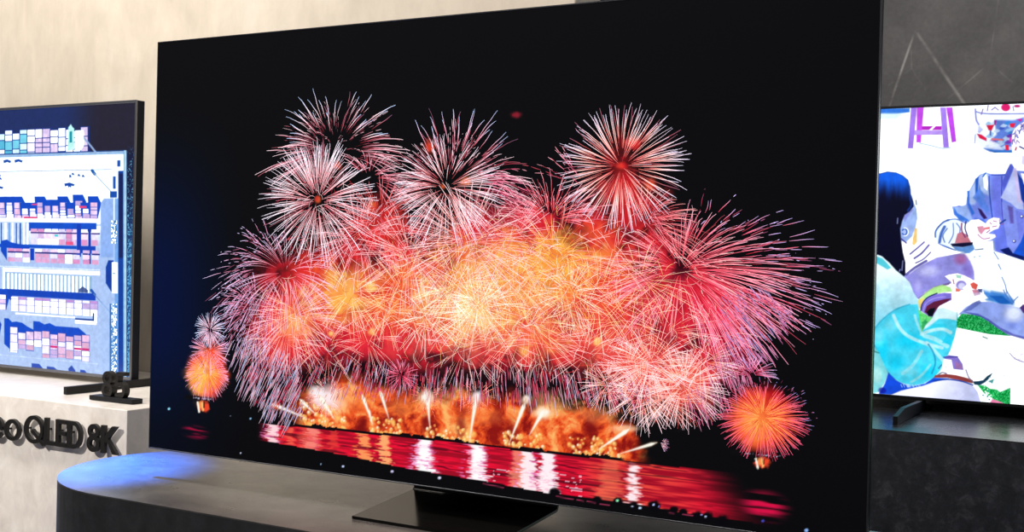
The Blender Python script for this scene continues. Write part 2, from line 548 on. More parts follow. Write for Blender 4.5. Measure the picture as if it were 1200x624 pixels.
    # hot smoke puffs
    for (x, y, rx, ry, c, al) in [(388, 468, 26, 20, (255, 200, 190), .7), (380, 466, 20, 18, (255, 240, 245), .9), (370, 460, 10, 8, (255, 250, 255), .8), (500, 468, 14, 14, (255, 225, 190), .8), (500, 466, 8, 9, (255, 255, 250), 1),
                              (559, 466, 10, 10, (255, 240, 225), .9), (559, 465, 6, 7, (255, 255, 255), 1), (617, 468, 6, 6, (255, 250, 240), 1), (636, 484, 14, 10, (255, 236, 200), .8), (636, 483, 8, 6, (255, 255, 250), 1),
                              (640, 470, 30, 14, (254, 190, 120), .5), (470, 478, 30, 14, (250, 150, 70), .5), (560, 488, 34, 14, (250, 140, 70), .5), (420, 470, 26, 14, (252, 150, 70), .5), (700, 486, 30, 14, (252, 160, 90), .5),
                              (733, 503, 20, 5, (255, 220, 180), .7), (322, 476, 7, 6, (250, 120, 80), .9), (321, 475, 3.4, 3, (255, 245, 235), 1)]:
        cv.blob(x, y, rx, ry, c, al, .2, .35, .12)
    # small billows at the foot of each jet
    for (xa, xb, nb, hh) in [(352, 392, 34, 26), (434, 470, 30, 17), (500, 545, 28, 16), (545, 560, 9, 10), (590, 640, 36, 18), (665, 690, 14, 20), (690, 727, 34, 22), (396, 404, 6, 14)]:
        for _ in range(int(nb * 1.6)):
            x = random.uniform(xa, xb); h = random.random() ** 1.5 * hh; r = random.uniform(1.2, 3.0)
            y = float(shore(x)) - 2 - h
            c = random.choice([(255, 226, 140), (255, 240, 190), (254, 196, 104), (255, 250, 225), (250, 150, 70)])
            cv.blob(x, y, r, r * 1.15, random.choice([(252, 170, 84), (254, 196, 104)]), .7, .5); cv.blob(x - .3 * r, y - .35 * r, r * .6, r * .7, c, .9, .4)
    # jets
    jets = [((437, 498), (424, 462), 4.6), ((456, 492), (445, 457), 4.8), ((504, 503), (500, 460), 5.2), ((550, 518), (558, 466), 5.4), ((596, 522), (616, 470), 5.4), ((620, 511), (638, 480), 6.0),
            ((360, 491), (322, 475), 4.6), ((371, 487), (351, 468), 5.0), ((392, 492), (374, 464), 6.4), ((724, 533), (770, 519), 4.4), ((700, 528), (738, 503), 6.0), ((436, 498), (432, 480), 3)]
    for (p0, p1, w) in jets:
        dx, dy = p1[0] - p0[0], p1[1] - p0[1]
        L = math.hypot(dx, dy)
        nx, ny = -dy / L, dx / L
        P = [p0]
        for f in (.3, .6, .85): P.append((p0[0] + dx * f + nx * w / 2 * f, p0[1] + dy * f + ny * w / 2 * f))
        P.append(p1)
        for f in (.85, .6, .3): P.append((p0[0] + dx * f - nx * w / 2 * f, p0[1] + dy * f - ny * w / 2 * f))
        cv.poly(P, (255, 190, 130), 2.6, .6); cv.poly(P, (255, 252, 240), 1.0, 1)
    for q in [(445, 457), (423, 461)]: cv.blob(q[0], q[1], 1.8, 1.8, (240, 90, 150), 1, .5)
    # shoreline
    bank = (py > sh - 2.2 - 2.5 * sm(.5, .7, fbm(px * .12, px * 0, 3))) & (py < sh + 1.6)
    cv.over((10, 4, 10), bank * sm(326, 345, px) * (1 - sm(726, 734, px)) * 1.0)
    # ---- water
    bot = np.interp(px, [150, 310, 400, 470, 520, 560, 640, 690, 730, 800, 870, 1030], [508, 517, 533, 548, 556.5, 563, 578, 584, 589, 601, 611, 640])
    wat = (py > sh + 1.0) & (py < bot)
    rip = fbm(cv.X * 9, cv.Z * 170, 3); rip2 = fbm(cv.X * 50, cv.Z * 420 + 3, 3)
    edge = sm(300, 318, px) * (1 - sm(800, 872, px - (py - 560) * .6))
    wcol = np.zeros_like(cv.rgb); wcol[:] = np.array([196, 12, 44]) / 255.
    wcol *= (0.80 + .45 * sm(.35, .65, rip))[..., None]
    og = sm(670, 710, px - (py - 560) * .2) * (1 - sm(770, 850, px)) * sm(.36, .6, rip)
    wcol += (np.array([236, 92, 62]) / 255. - wcol) * (og * .75)[..., None]
    og = np.exp(-((px - 340) / 26.) ** 2) + np.exp(-((px - 385) / 14.) ** 2)
    wcol += (np.array([240, 50, 50]) / 255. - wcol) * (np.clip(og, 0, 1) * .6 * sm(.35, .6, rip))[..., None]
    cv.over(wcol, wat * edge)
    cv.over((60, 4, 20), wat * edge * sm(.60, .70, rip) * .75)
    # mirrored lights, broken by ripples
    for (x, w, c, s_, al) in [(319, 9, (255, 214, 220), -.02, 1), (365, 9, (255, 225, 230), -.02, 1), (363, 16, (245, 90, 70), 0, .7), (340, 7, (240, 70, 60), 0, .7), (426, 8.5, (252, 150, 90), 0, 1), (450, 7.5, (253, 170, 110), 0, 1), (390, 6, (240, 80, 60), 0, .5),
                            (497, 12, (255, 232, 245), 0, 1), (497, 7, (255, 255, 255), 0, 1), (559, 12, (255, 224, 235), 0, 1), (559, 7, (255, 255, 255), 0, 1), (610, 14, (250, 150, 120), 0, .8), (619, 10, (255, 236, 240), 0, 1), (642, 11, (255, 240, 245), 0, 1),
                            (742, 9, (255, 200, 200), 0, .9), (742, 5, (255, 240, 245), 0, .9), (340, 4, (255, 120, 90), 0, .5), (715, 14, (248, 130, 90), 0, .5)]:
        depth = (py - sh) / 40.
        jit = (rip2 - .5) * 16 * (.5 + depth) + (rip - .5) * 10
        d = np.abs(px - (x + s_ * (py - sh)) + jit) / (w * (.75 + .35 * depth))
        aa = (1 - sm(.55, 1.15, d)) * al * wat * sm(.30 if al >= 1 else .36, .5, 1 - np.abs(rip - .5) * 1.5 - .22 * sm(.5, .8, rip2))
        aa *= (1 - .85 * sm(.56, .66, rip) * (w < 10))
        fr = (1 - sm(.9, 1.7, d)) * sm(.52, .62, rip2) * al * wat * (al >= 1); cv.over((235, 120, 190) if c[2] > 200 else (250, 110, 60), fr * .8); cv.over(c, aa)
    speck = (rip2 > .66) & wat & (np.abs(px - 630) < 60) & (py > sh + 22)
    cv.over((255, 200, 220), speck * .8 * (np.abs(px - 630) < 52))
    # dim reflections of the side columns
    for (x, y, rx, ry) in [(229, 507, 19, 9), (896, 594, 34, 22)]:
        r = np.hypot((px - x) / rx, (py - y - (px - x) * .13) / ry)
        cv.over((226, 14, 72), (1 - sm(.3, 1.1, r)) * sm(.36, .54, fbm(cv.X * 7, cv.Z * 120 + 8, 3)) * .95)
    # barges under the side columns
    for (x, y, w, rw) in [(237, 466, 20, 9), (893, 532, 36, 12)]:
        sl = .1
        cv.poly([(x - w, y - sl * w - 1), (x + w * .8, y + sl * w - 1), (x + w * .8, y + sl * w + 4), (x - w, y - sl * w + 4)], (8, 6, 10), .8)
        for _ in range(16):
            xx = x + random.uniform(-w * .6, w * .6); cv.blob(xx, y + sl * (xx - x) + 1.5 + random.uniform(-.6, .6), .9, .8, (200, 190, 215), .8, .5)
        cv.blob(x + 1, y + 11, rw * .8, 6, (236, 70, 40), 1, .6, .5, .3); cv.blob(x - 2, y + 9, rw * .4, 5, (252, 150, 80), .9, .5, .4, .3)
        cv.line([(x - rw * .6, y + 6), (x - rw * .4, y + 17)], 2.2, (255, 250, 235)); cv.line([(x, y + 7), (x + 1, y + 15)], 2.5, (255, 190, 110))
        cv.line([(x + 2, y + 6), (x + 2, y + 12)], 1.6, (60, 10, 10))
    # bottom silhouettes and town lights
    for (x, y, r) in [(766, 594, 7), (724, 589, 6), (790, 598, 5), (817, 606, 7), (829, 607, 7), (846, 611, 8), (700, 587, 6), (742, 594, 6), (650, 579, 7), (800, 601, 5)]:
        cv.blob(x, y, r, r * .9, (4, 3, 8), 1, .7, .3, .2)
    for (x, y, c, r) in [(198, 479.5, (150, 230, 255), 1.8), (293.5, 491, (150, 200, 240), 1.3), (282, 531.5, (200, 210, 235), 1.1), (376, 544.5, (150, 190, 230), 1.0), (402, 547, (200, 215, 255), 1.7),
                         (459.5, 553, (215, 205, 245), 2.0), (515, 560.5, (225, 225, 255), 2.2), (723.5, 587, (150, 250, 190), 2.0), (750, 595.8, (200, 225, 255), 2.0), (766, 592, (190, 200, 255), 1.6), (741, 594, (190, 205, 235), 1.4),
                         (945, 622, (150, 190, 255), 2.6), (894, 611, (70, 80, 200), 2), (827, 606, (190, 200, 240), 1.5), (822, 604, (150, 150, 220), 1.2), (772, 594, (120, 130, 220), 1.2), (270, 488, (90, 100, 120), .9)]:
        cv.blob(x, y, r, r * .8, c, 1, .5)
    for (xa, ya, xb, yb) in [(652, 582, 672, 586), (676, 586, 684, 588), (688, 588, 698, 590), (703, 591, 714, 592.5), (784, 601.5, 790, 602.5), (566, 567, 590, 572), (800, 603, 812, 605)]:
        cv.line([(xa, ya), (xb, yb)], 1.1, (190, 60, 100), .6, .8)

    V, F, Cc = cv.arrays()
    Vs, Fs, Cs = [V], [F], [Cc]
    nv = [len(V)]

    # ---- bright streaks of every burst, thin ribbons lying on the panel
    def place(x, y):
        h = hit(x, y, 1, 0.0)
        return h[0], h[2]

    def ribbon(P, w, cols):
        P = np.array(P)
        keep = (P[:, 0] > X0) & (P[:, 0] < X1) & (P[:, 1] > Z0) & (P[:, 1] < Z1)
        if not keep.all(): return
        n = len(P)
        T = np.gradient(P, axis=0); T /= (np.linalg.norm(T, axis=1)[:, None] + 1e-12)
        N = np.stack([-T[:, 1], T[:, 0]], 1)
        w = np.asarray(w)[:, None] / 2
        yy = -0.00015 - random.random() * 0.0006
        L = P + N * w; Q = P - N * w
        v = np.empty((2 * n, 3)); v[0::2, 0] = L[:, 0]; v[0::2, 2] = L[:, 1]; v[1::2, 0] = Q[:, 0]; v[1::2, 2] = Q[:, 1]; v[:, 1] = yy
        i = np.arange(n - 1) * 2 + nv[0]
        f = np.stack([i, i + 1, i + 3, i + 2], 1)
        Vs.append(v); Fs.append(f); Cs.append(np.repeat(np.asarray(cols), 2, axis=0)); nv[0] += 2 * n

    WHT = (255, 226, 234); PNK = (248, 180, 196); RED = (232, 60, 76); SAL = (255, 170, 150); LAV = (214, 206, 250); BLU = (176, 206, 250); GLD = (255, 214, 132); CRM = (255, 240, 206)

    def burst(cx, cy, rp, n, c0, c1, c2, a0=0, a1=360, inner=.08, g=.06, w=.0016, dash=0, minr=.55, elev=1, seg=7, curl=0.0, pw=.6, sx=1.2, hot=0):
        """n sparks thrown out as a ball; each leaves a thin trail that bends down at its end"""
        ox, oz = place(cx, cy)
        sc = abs(place(cx, cy - 10)[1] - oz) / 10
        R_ = rp * sc
        k0, k1, k2 = (srgb(np.array(c) / 255.) for c in (c0, c1, c2))
        for _ in range(n):
            a = math.radians(random.uniform(a0, a1))
            if inner < .25:
                st = math.sqrt(1 - random.uniform(0, .96) ** 2) if random.random() < .75 else 1.0   # seen on the skew
            else:
                st = random.uniform(minr, 1)
            Rm = R_ * random.uniform(.86, 1.05)
            u0 = random.uniform(inner, inner + .32) if inner > .25 else random.uniform(.12, .55)
            bend = random.uniform(-.09, .09)
            cu = curl * random.uniform(.3, 1.3)
            ph = random.random() * 6
            parts = [(u0, 1.0)]
            if dash:
                parts = []
                q = u0 + (1 - u0) * random.uniform(0, .25)
                while q < 1:
                    ln = random.uniform(.07, .26); parts.append((q, min(q + ln, 1.0))); q += ln + random.uniform(.015, .10)
            br = random.choice([.35, .8, .9, 1.05, 1.2])
            wr = random.uniform(.6, 1.15)
            for (qa, qb) in parts:
                u = np.linspace(qa, qb, seg)
                s = u * Rm * st
                aa = a + bend * u * u + .003 * np.sin(u * 26 + ph)
                x = ox + s * np.cos(aa) * sx + cu * Rm * u ** 2 * math.cos(a) * .15
                z = oz + s * np.sin(aa) - g * Rm * u ** 2.4 * 1.7 - cu * Rm * u ** 3 * .25
                f = (u - u0) / max(1 - u0, 1e-6)
                cc = np.where(f[:, None] < .45, k0 + (k1 - k0) * (f[:, None] / .45), k1 + (k2 - k1) * ((f[:, None] - .45) / .55))
                ww = w * wr * (.35 + .75 * np.sin(np.clip(f, 0, 1) * math.pi * .8 + .3))
                if dash: ww = w * wr * np.sin(np.linspace(.5, 2.8, seg))
                tint = np.array([1, 1, 1.]) if br > .7 else (np.array([1, .35, .42]) if not hot else np.array([1.5, .36, .30]))
                ribbon(np.stack([x, z], 1), ww * .64, np.clip(cc * tint * min(br + .2, 1.3) * 1.25, 0, 1.6))

    def scatter(poly_, n, pal, ln=(8, 26), w=.00085):
        """short bent trails crossing every way where many bursts overlap"""
        P = np.array(poly_)
        for _ in range(n):
            x = random.uniform(P[:, 0].min(), P[:, 0].max()); y = random.uniform(P[:, 1].min(), P[:, 1].max())
            ins = False
            for i in range(len(P)):
                ax, ay = P[i]; bx, by = P[(i + 1) % len(P)]
                if (ay > y) != (by > y) and x < (bx - ax) * (y - ay) / (by - ay) + ax: ins = not ins
            if not ins: continue
            ox, oz = place(x, y); L = random.uniform(*ln) * .0019
            a = random.uniform(0, 2 * math.pi); k = random.uniform(-1.2, 1.2)
            s = np.linspace(0, 1, 6)
            cc = srgb(np.array(random.choice(pal)) / 255.) * random.choice([.8, 1, 1.2])
            ribbon(np.stack([ox + L * s * np.cos(a + k * s), oz + L * s * np.sin(a + k * s) - L * .15 * s * s], 1), w * np.array([.4, .8, 1, 1, .8, .4]), np.repeat(cc[None], 6, 0))

    # drooping stray sparks, hanging below and around
    def drops(poly_, n, c, lx=(0, 1), ln=(4, 14), w=.0014, lean=0.0, cx=None):
        P = np.array(poly_)
        for _ in range(n * 3):
            x = random.uniform(P[:, 0].min(), P[:, 0].max()); y = random.uniform(P[:, 1].min(), P[:, 1].max())
            ins = False
            for i in range(len(P)):
                ax, ay = P[i]; bx, by = P[(i + 1) % len(P)]
                if (ay > y) != (by > y) and x < (bx - ax) * (y - ay) / (by - ay) + ax: ins = not ins
            if not ins: continue
            ox, oz = place(x, y); L = random.uniform(*ln) * .0019
            l = lean if cx is None else (x - cx) / 420.
            l += random.uniform(-.12, .12)
            s = np.linspace(0, 1, 4)
            cc = srgb(np.array(random.choice(c)) / 255.)
            ribbon(np.stack([ox + s * L * l, oz - s * L], 1), w * np.array([.5, 1, .9, .3]), np.repeat(cc[None] * random.uniform(.5, 1), 4, 0))

    B = burst
    # outer, sparse ones first
    B(392, 182, 94, 46, (170, 60, 80), WHT, BLU, 28, 152, .42, .06, .0019, 0, .66, 1, 9, .10)
    B(392, 182, 96, 26, (170, 50, 70), PNK, WHT, -4, 30, .4, .05, .0018, 0, .62, 1, 9, .45)
    B(392, 182, 92, 34, (170, 50, 70), PNK, WHT, 148, 196, .4, .05, .0018, 0, .62, 1, 9, .45)
    B(392, 182, 88, 80, (90, 10, 30), (200, 100, 120), WHT, 0, 180, .3, .08, .0011, 1, .4, 1, 4, .2)
    B(372, 236, 74, 230, (236, 130, 140), WHT, (244, 236, 255), 0, 360, .08, .05, .0016)
    B(372, 236, 80, 60, (236, 130, 140), WHT, (244, 236, 255), 60, 130, .3, .02, .0017, 0, .8)
    B(322, 318, 92, 130, (150, 40, 60), (226, 150, 186), LAV, 80, 270, .35, .12, .0018, 1, .55, 1, 6, .35)
    B(335, 320, 64, 120, (210, 60, 80), (240, 170, 190), LAV, 0, 360, .15, .10, .0014, 0, .4, 1, 6, .2)
    B(300, 362, 56, 110, (190, 50, 80), (236, 150, 186), LAV, 90, 290, .2, .12, .0016, 1, .4, 1, 6, .3)
    B(340, 375, 62, 150, (250, 130, 110), (250, 180, 180), (235, 200, 230), 0, 360, .1, .10, .0013)
    B(446, 258, 60, 120, (232, 60, 50), (236, 90, 90), (246, 170, 180), 0, 360, .1, .06, .0014)
    B(432, 212, 58, 80, (200, 60, 80), (240, 150, 170), WHT, -40, 130, .3, .1, .0014, 0, .45, 1, 6, .3)
    B(420, 280, 60, 100, (230, 80, 90), (248, 170, 180), WHT, 0, 360, .1, .08, .0013)
    B(523, 220, 70, 200, (220, 110, 110), WHT, (250, 230, 250), 0, 360, .12, .06, .0016)
    B(527, 222, 112, 30, (190, 60, 80), (244, 170, 190), BLU, 42, 128, .42, .04, .0019, 0, .78, 1, 9, .1)
    B(527, 222, 92, 60, (150, 30, 60), (236, 140, 160), WHT, 30, 140, .40, .06, .0014, 1, .6, 1, 5, .15)
    B(527, 226, 104, 34, (170, 40, 60), (236, 130, 160), WHT, 5, 42, .45, .08, .0017, 0, .65, 1, 9, .7)
    B(527, 226, 72, 44, (170, 40, 60), (240, 170, 180), WHT, 132, 185, .4, .08, .0017, 0, .6, 1, 9, .5)
    B(560, 222, 70, 60, (170, 30, 60), (220, 80, 120), PNK, -10, 50, .35, .14, .0014, 1, .5, 1, 5, .9)
    B(688, 226, 84, 14, (150, 30, 50), (226, 110, 140), (240, 170, 180), 108, 150, .25, .04, .0017, 1, .7, 1, 7, .2)
    B(728, 195, 76, 170, (240, 90, 90), (255, 200, 190), (236, 226, 255), 0, 360, .10, .02, .0015, 0, .55, 1, 6, 0, .6, 1.12)
    B(728, 195, 76, 70, (240, 110, 100), (255, 210, 200), (226, 222, 255), 0, 360, .26, .01, .0017, 0, .92, 1, 6, 0, .6, 1.12)
    B(645, 262, 78, 170, (235, 70, 60), (250, 120, 140), (255, 190, 200), 10, 170, .3, .06, .0013, 0, .4, 1, 7, .2)
    B(550, 285, 84, 170, (250, 140, 110), (250, 200, 200), WHT, 0, 360, .1, .05, .0014)
    B(480, 300, 66, 110, (244, 130, 110), (250, 190, 190), WHT, 0, 360, .1, .05, .0013)
    B(600, 280, 60, 80, (244, 90, 90), (250, 160, 170), WHT, 0, 360, .1, .06, .0013)
    # the wide one on the right: dense near its heart, few long broken trails further out
    B(797, 318, 112, 90, (200, 30, 60), (232, 120, 150), (206, 190, 255), -32, 82, .5, .07, .0018, 1, .7, 1, 6, .10, .5, 1.75)
    B(797, 318, 92, 130, (190, 20, 50), (240, 110, 130), (244, 180, 200), -70, 86, .2, .10, .0017, 0, .5, 1, 8, .25, .5, 1.6)
    B(797, 318, 118, 110, (210, 20, 50), (238, 90, 120), (244, 160, 190), -75, -8, .35, .12, .0017, 0, .5, 1, 8, .15, .5, 1.45)
    B(797, 318, 76, 130, (226, 40, 60), (246, 130, 140), (255, 200, 200), 0, 360, .12, .08, .0015, 0, .4, 1, 7, .15)
    B(797, 318, 100, 90, (210, 30, 50), (244, 120, 140), (240, 170, 200), 80, 250, .3, .06, .0013, 0, .4)
    B(752, 268, 74, 120, (200, 40, 50), (246, 120, 130), (250, 180, 180), -30, 110, .3, .1, .0013, 0, .4, 1, 7, .4)
    # inner mass
    for (x, y, r, n, kk) in [(410, 345, 52, 240, 'g'), (350, 366, 50, 200, 's'), (472, 344, 62, 190, 's'), (452, 366, 44, 140, 's'), (536, 336, 60, 240, 'g'), (560, 362, 62, 260, 'w'), (500, 372, 50, 180, 'w'), (484, 380, 24, 70, 'w'),
                         (522, 345, 36, 130, 'w'), (560, 352, 34, 130, 'w'), (650, 304, 66, 200, 'r'), (652, 300, 84, 150, 'p'), (600, 330, 60, 180, 's'), (668, 344, 48, 170, 'w'), (620, 380, 56, 200, 's'), (640, 402, 50, 170, 'p'), (690, 415, 48, 170, 'p'),
                         (700, 350, 66, 190, 's'), (735, 378, 56, 170, 's'), (590, 402, 48, 140, 'p'), (545, 408, 48, 160, 'p'), (720, 300, 56, 150, 'p'), (430, 400, 46, 140, 'p'), (384, 404, 46, 140, 'p'), (750, 330, 60, 160, 's'), (330, 400, 50, 150, 'p'), (780, 390, 56, 170, 'p'), (840, 390, 44, 120, 'p')]:
        c = {'g': ((255, 236, 160), (255, 240, 190), (255, 214, 190)), 's': ((255, 190, 110), (255, 214, 170), (255, 200, 190)), 'w': ((255, 250, 220), (255, 248, 236), (255, 226, 220)), 'r': ((255, 190, 80), (255, 200, 110), (252, 160, 120)), 'p': ((250, 110, 80), (255, 196, 186), (255, 214, 220))}[kk]
        B(x, y, r, int(n * .34), *c, 0, 360, .08, .06, .00095, 0, .3, 1, 6, .1, .8, 1.25, 1)
    hullS = [(292, 345), (345, 310), (410, 262), (470, 262), (560, 256), (680, 250), (760, 270), (830, 330), (860, 400), (806, 470), (742, 450), (600, 436), (440, 420), (330, 432), (296, 400)]
    scatter(hullS, 900, [(255, 215, 205), (255, 240, 232), (255, 230, 215), (236, 40, 50), (255, 210, 140), (230, 30, 50), (240, 60, 40)])
    scatter([(470, 300), (560, 270), (700, 280), (700, 370), (600, 390), (500, 390)], 500, [(255, 190, 90), (254, 160, 60), (255, 220, 130)])
    scatter([(320, 210), (380, 200), (450, 240), (560, 230), (620, 260), (560, 320), (440, 310), (340, 290)], 700, [(255, 200, 205), (255, 232, 236), (240, 110, 120), (200, 40, 60)])
    scatter([(470, 300), (600, 290), (690, 300), (690, 390), (520, 410), (450, 370)], 500, [(255, 236, 190), (255, 250, 225), (255, 200, 120)])
    for (x, y, r, n) in [(762, 428, 52, 260), (800, 452, 50, 280), (752, 462, 44, 220), (735, 432, 38, 140), (822, 424, 42, 140), (712, 452, 32, 130), (780, 470, 40, 140)]:
        B(x, y, r, int(n * .6), (255, 150, 110), (255, 205, 200), (255, 220, 230), 0, 360, .1, .06, .0012, 0, .4, 1, 6, 0, .6, 1.2, 1)
    B(470, 440, 21, 80, (230, 60, 90), (238, 120, 150), (230, 150, 190), 0, 360, .1, .03, .0013, 0, .6)
    B(880, 440, 30, 70, (200, 30, 70), (220, 120, 160), (200, 180, 230), 0, 180, .2, .1, .0014, 0, .5)
    # skirts of falling sparks
    drops([(285, 400), (330, 425), (400, 415), (480, 425), (560, 425), (660, 430), (760, 440), (760, 478), (690, 462), (620, 470), (540, 466), (460, 458), (400, 458), (370, 440), (345, 470), (300, 470)], 520, [(240, 110, 140), (250, 180, 195), (225, 50, 90), (225, 200, 240), (236, 70, 100)], ln=(7, 22), w=.0015, cx=560)
    drops([(268, 400), (300, 385), (350, 420), (358, 480), (330, 500), (300, 470), (280, 440)], 150, [(225, 190, 230), (200, 205, 245), (245, 170, 195), (250, 215, 230)], ln=(8, 26), w=.0019, lean=-.5)
    drops([(800, 470), (850, 400), (880, 440), (850, 480), (820, 502)], 130, [(235, 110, 150), (236, 150, 190)], ln=(5, 14), w=.0016, lean=.35)
    drops([(840, 350), (880, 330), (930, 360), (905, 410), (880, 430), (850, 410)], 110, [(225, 130, 190), (236, 150, 200), (190, 170, 235)], ln=(6, 15), w=.0017, lean=.8)
    drops([(350, 480), (362, 455), (420, 450), (520, 455), (640, 460), (740, 475), (730, 490), (640, 475), (520, 470), (400, 466)], 200, [(250, 120, 80), (255, 170, 120)], ln=(3, 8), w=.0013, cx=560)
    # side columns
    B(246, 387, 22, 120, (230, 180, 200), (238, 214, 236), BLU, 0, 360, .1, .03, .0014, 0, .5)
    B(246, 412, 28, 170, (250, 120, 90), (240, 150, 170), (200, 170, 220), 0, 360, .2, .05, .0013, 0, .4)
    B(242, 436, 30, 260, (254, 190, 90), (250, 120, 70), (236, 170, 210), 0, 360, .2, .10, .0013, 0, .6)
    B(893, 490, 46, 360, (254, 160, 80), (250, 100, 70), (226, 90, 130), 0, 360, .12, .06, .0014, 0, .55)
    B(893, 490, 54, 70, (180, 30, 60), (180, 90, 130), (130, 150, 220), -5, 120, .75, .03, .0014, 1, .85, 1, 4)
    # sparks hanging over the burning shore and off the right-hand jet
    B(774, 520, 10, 26, (255, 220, 230), PNK, (200, 170, 220), -60, 60, .2, .03, .0013, 1, .6)
    B(500, 466, 26, 60, (255, 190, 160), (250, 150, 120), (240, 90, 70), 0, 360, .3, .03, .0012, 1, .6)
    B(560, 466, 26, 60, (255, 190, 160), (250, 150, 120), (240, 90, 70), 0, 360, .3, .03, .0012, 1, .6)
    B(384, 466, 30, 90, (255, 236, 236), (255, 190, 180), (250, 120, 90), 30, 330, .4, .03, .0012, 1, .6)
    return np.concatenate(Vs), np.concatenate(Fs), np.concatenate(Cs)

# ------------------------------------------------------------------ picture of the left screen: container port from the air
def port_picture(x0, x1, z0, z1, y):
    xv = hit(-4, 300, 1, y)[0]
    xs = np.concatenate([np.arange(x0, xv, .006), np.linspace(xv, x1, 450)])
    cv = Canvas(xs, np.linspace(z0, z1, 620), y)
    xr = hit(60, 300, 1, y)[0]
    _, q = to_px(np.full(cv.zs.shape, xr), y, cv.zs)
    cv._qy = np.repeat(q[:, None], len(xs), 1)      # height in the picture, named as seen along the photo's column 60
    px, qy = cv.px, cv.qy
    rnd = random.Random(5)
    L = px.min() - 5
    k = sm(70, 120, px)[..., None]
    cv.rgb = (np.array([26, 44, 100]) * (1 - k) + np.array([33, 30, 50]) * k) / 255. * np.ones_like(cv.rgb)
    # yard
    g = sm(255, 300, qy)[..., None]
    yard = (np.array([232, 243, 255]) * (1 - g) + np.array([178, 204, 250]) * g) / 255.
    a = sm(179.3, 180.3, qy) * (1 - sm(146.5, 147.3, px))
    cv.over(yard * np.ones_like(cv.rgb), a)
    cv.rect(L, 180.4, 146, 183, (150, 190, 235)); cv.rect(L, 178.6, 146, 180.0, (30, 90, 170), .5, .8)
    cv.rect(L, 199.6, 131, 200.6, (150, 170, 200), .5, .8)
    cv.rect(L, 262, 118, 264.5, (150, 185, 235), .8, .5)
    # ship alongside, stacked with boxes
    x = L
    while x < 97:
        w = rnd.uniform(8.3, 9.3)
        cy = x < 30
        tp = 150.5 + rnd.choice([0, 0, 2, 4])
        cv.rect(x - .6, tp - .5, x + w + 1.2, 179, (8, 50, 150), .6, .9)
        yy = tp
        while yy < 178:
            h = rnd.choice([5.5, 8, 11])
            c = rnd.choice([(120, 215, 240), (205, 240, 252), (230, 240, 255), (90, 190, 225)] if cy else [(236, 226, 250), (246, 246, 255), (222, 200, 240), (236, 244, 255)])
            cv.rect(x, yy + .3, x + w - .8, min(yy + h - .6, 178.5), c)
            yy += h
        x += w
    cv.poly([(80, 150), (83, 146.5), (85, 150), (87, 152), (87, 176), (79, 178)], (190, 250, 245), .8)
    cv.rect(81.5, 155, 84.5, 168, (20, 150, 170)); cv.line([(98, 163), (105, 171), (112, 180)], 2.2, (150, 175, 220))
    cv.poly([(88, 154), (98, 154), (98.5, 172), (94, 178), (88, 178)], (225, 243, 255), .6)
    # cranes and lorries on the quay
    for (xa, ya, w, h) in [(4, 186.5, 9, 3.4), (17, 186.5, 9.5, 3.2), (75.5, 215.5, 12, 3.2), (79.5, 217.5, 4, 2.6), (81, 206, 2.6, 3), (84, 204, 3, 2), (91, 205.5, 3, 2), (96, 206.5, 3, 2), (-9, 218, 13, 3), (-40, 214, 12, 3), (-70, 205, 12, 3), (-1, 208, 3, 2), (-2, 204, 3, 2)]:
        cv.poly([(xa, ya), (xa + w * .5, ya - 1), (xa + w, ya + 1), (xa + w * .9, ya + h), (xa + w * .5, ya + h * .6), (xa + .6, ya + h)], (14, 70, 170), .6)
    cv.line([(108, 201), (111, 205)], 3.2, (18, 90, 180)); cv.line([(110, 204), (130, 225)], 1.0, (150, 180, 220))

    def row(yb, xa, xb, hs, pal, seedrows=1, gap=0.9, shadow=7, w0=8.9, gaps=()):
        """a line of stacked boxes with their blue cast shadow; yb is the foot of the stacks"""
        x = xa; hcur = hs
        while x < xb - 4:
            w = w0 * rnd.uniform(.97, 1.03)
            if any(ga < x + w / 2 < gb for ga, gb in gaps): x += w; continue
            h = hs * rnd.choice([1, 1, .8, .62, 1.1])
            cv.poly([(x - 2, yb - h * .3), (x - 3, yb - h - shadow), (x + w, yb - h - shadow), (x + w + 4, yb - h + 1), (x + w, yb - 1)], (6, 72, 200), .6)
            cv.rect(x - .7, yb - h - .5, x + w + .3, yb - .5, (60, 80, 180), .5, .5)
            yy = yb - h
            while yy < yb - 1.5:
                s = rnd.choice([3.2, 5.6, 7.4])
                cv.rect(x + .15, yy + .15, x + w - gap + .2, min(yy + s - .45, yb), rnd.choice(pal), .4)
                yy += s
            x += w
    pal1 = [(228, 200, 238), (240, 240, 255), (208, 182, 235), (247, 247, 255), (222, 214, 248), (236, 190, 226)]
    pal2 = [(232, 170, 215), (246, 236, 252), (222, 190, 236), (240, 206, 236), (214, 208, 246), (246, 246, 255), (226, 150, 205)]
    row(256.5, L, 112, 19, pal1, gaps=[])
    cv.rect(L, 256.5, 112, 258.5, (246, 246, 255))
    for (xa, ya, xb_, yb_) in [(37, 239, 44, 240.6), (28, 254.5, 44, 256.5), (92.5, 241.5, 101.5, 244)]: cv.rect(xa, ya, xb_, yb_, (238, 70, 130), .4)
    # rows three and four
    cv.rect(L, 261, 113, 271, (8, 80, 205)); cv.rect(L, 261, 34, 289, (195, 215, 250))
    for xx in np.arange(L, 34, 4.4):
        cv.rect(xx, 262, xx + rnd.choice([1.4, 2, 2.6]), 289, rnd.choice([(10, 90, 205), (120, 170, 235), (240, 246, 255)]))
    for ex in [(36, 90, 0), (95, 103, 1), (107, 117, 2)]:
        for (ya, yb_) in [(268.5, 272.5), (274, 280), (280.4, 287)]:
            xx = ex[0]
            while xx < ex[1] - 3:
                cv.rect(xx, ya, xx + 7.6, yb_, rnd.choice(pal2), .4); xx += 8.2
        cv.rect(ex[0], 272.5, ex[1], 274, (50, 30, 120), .5)
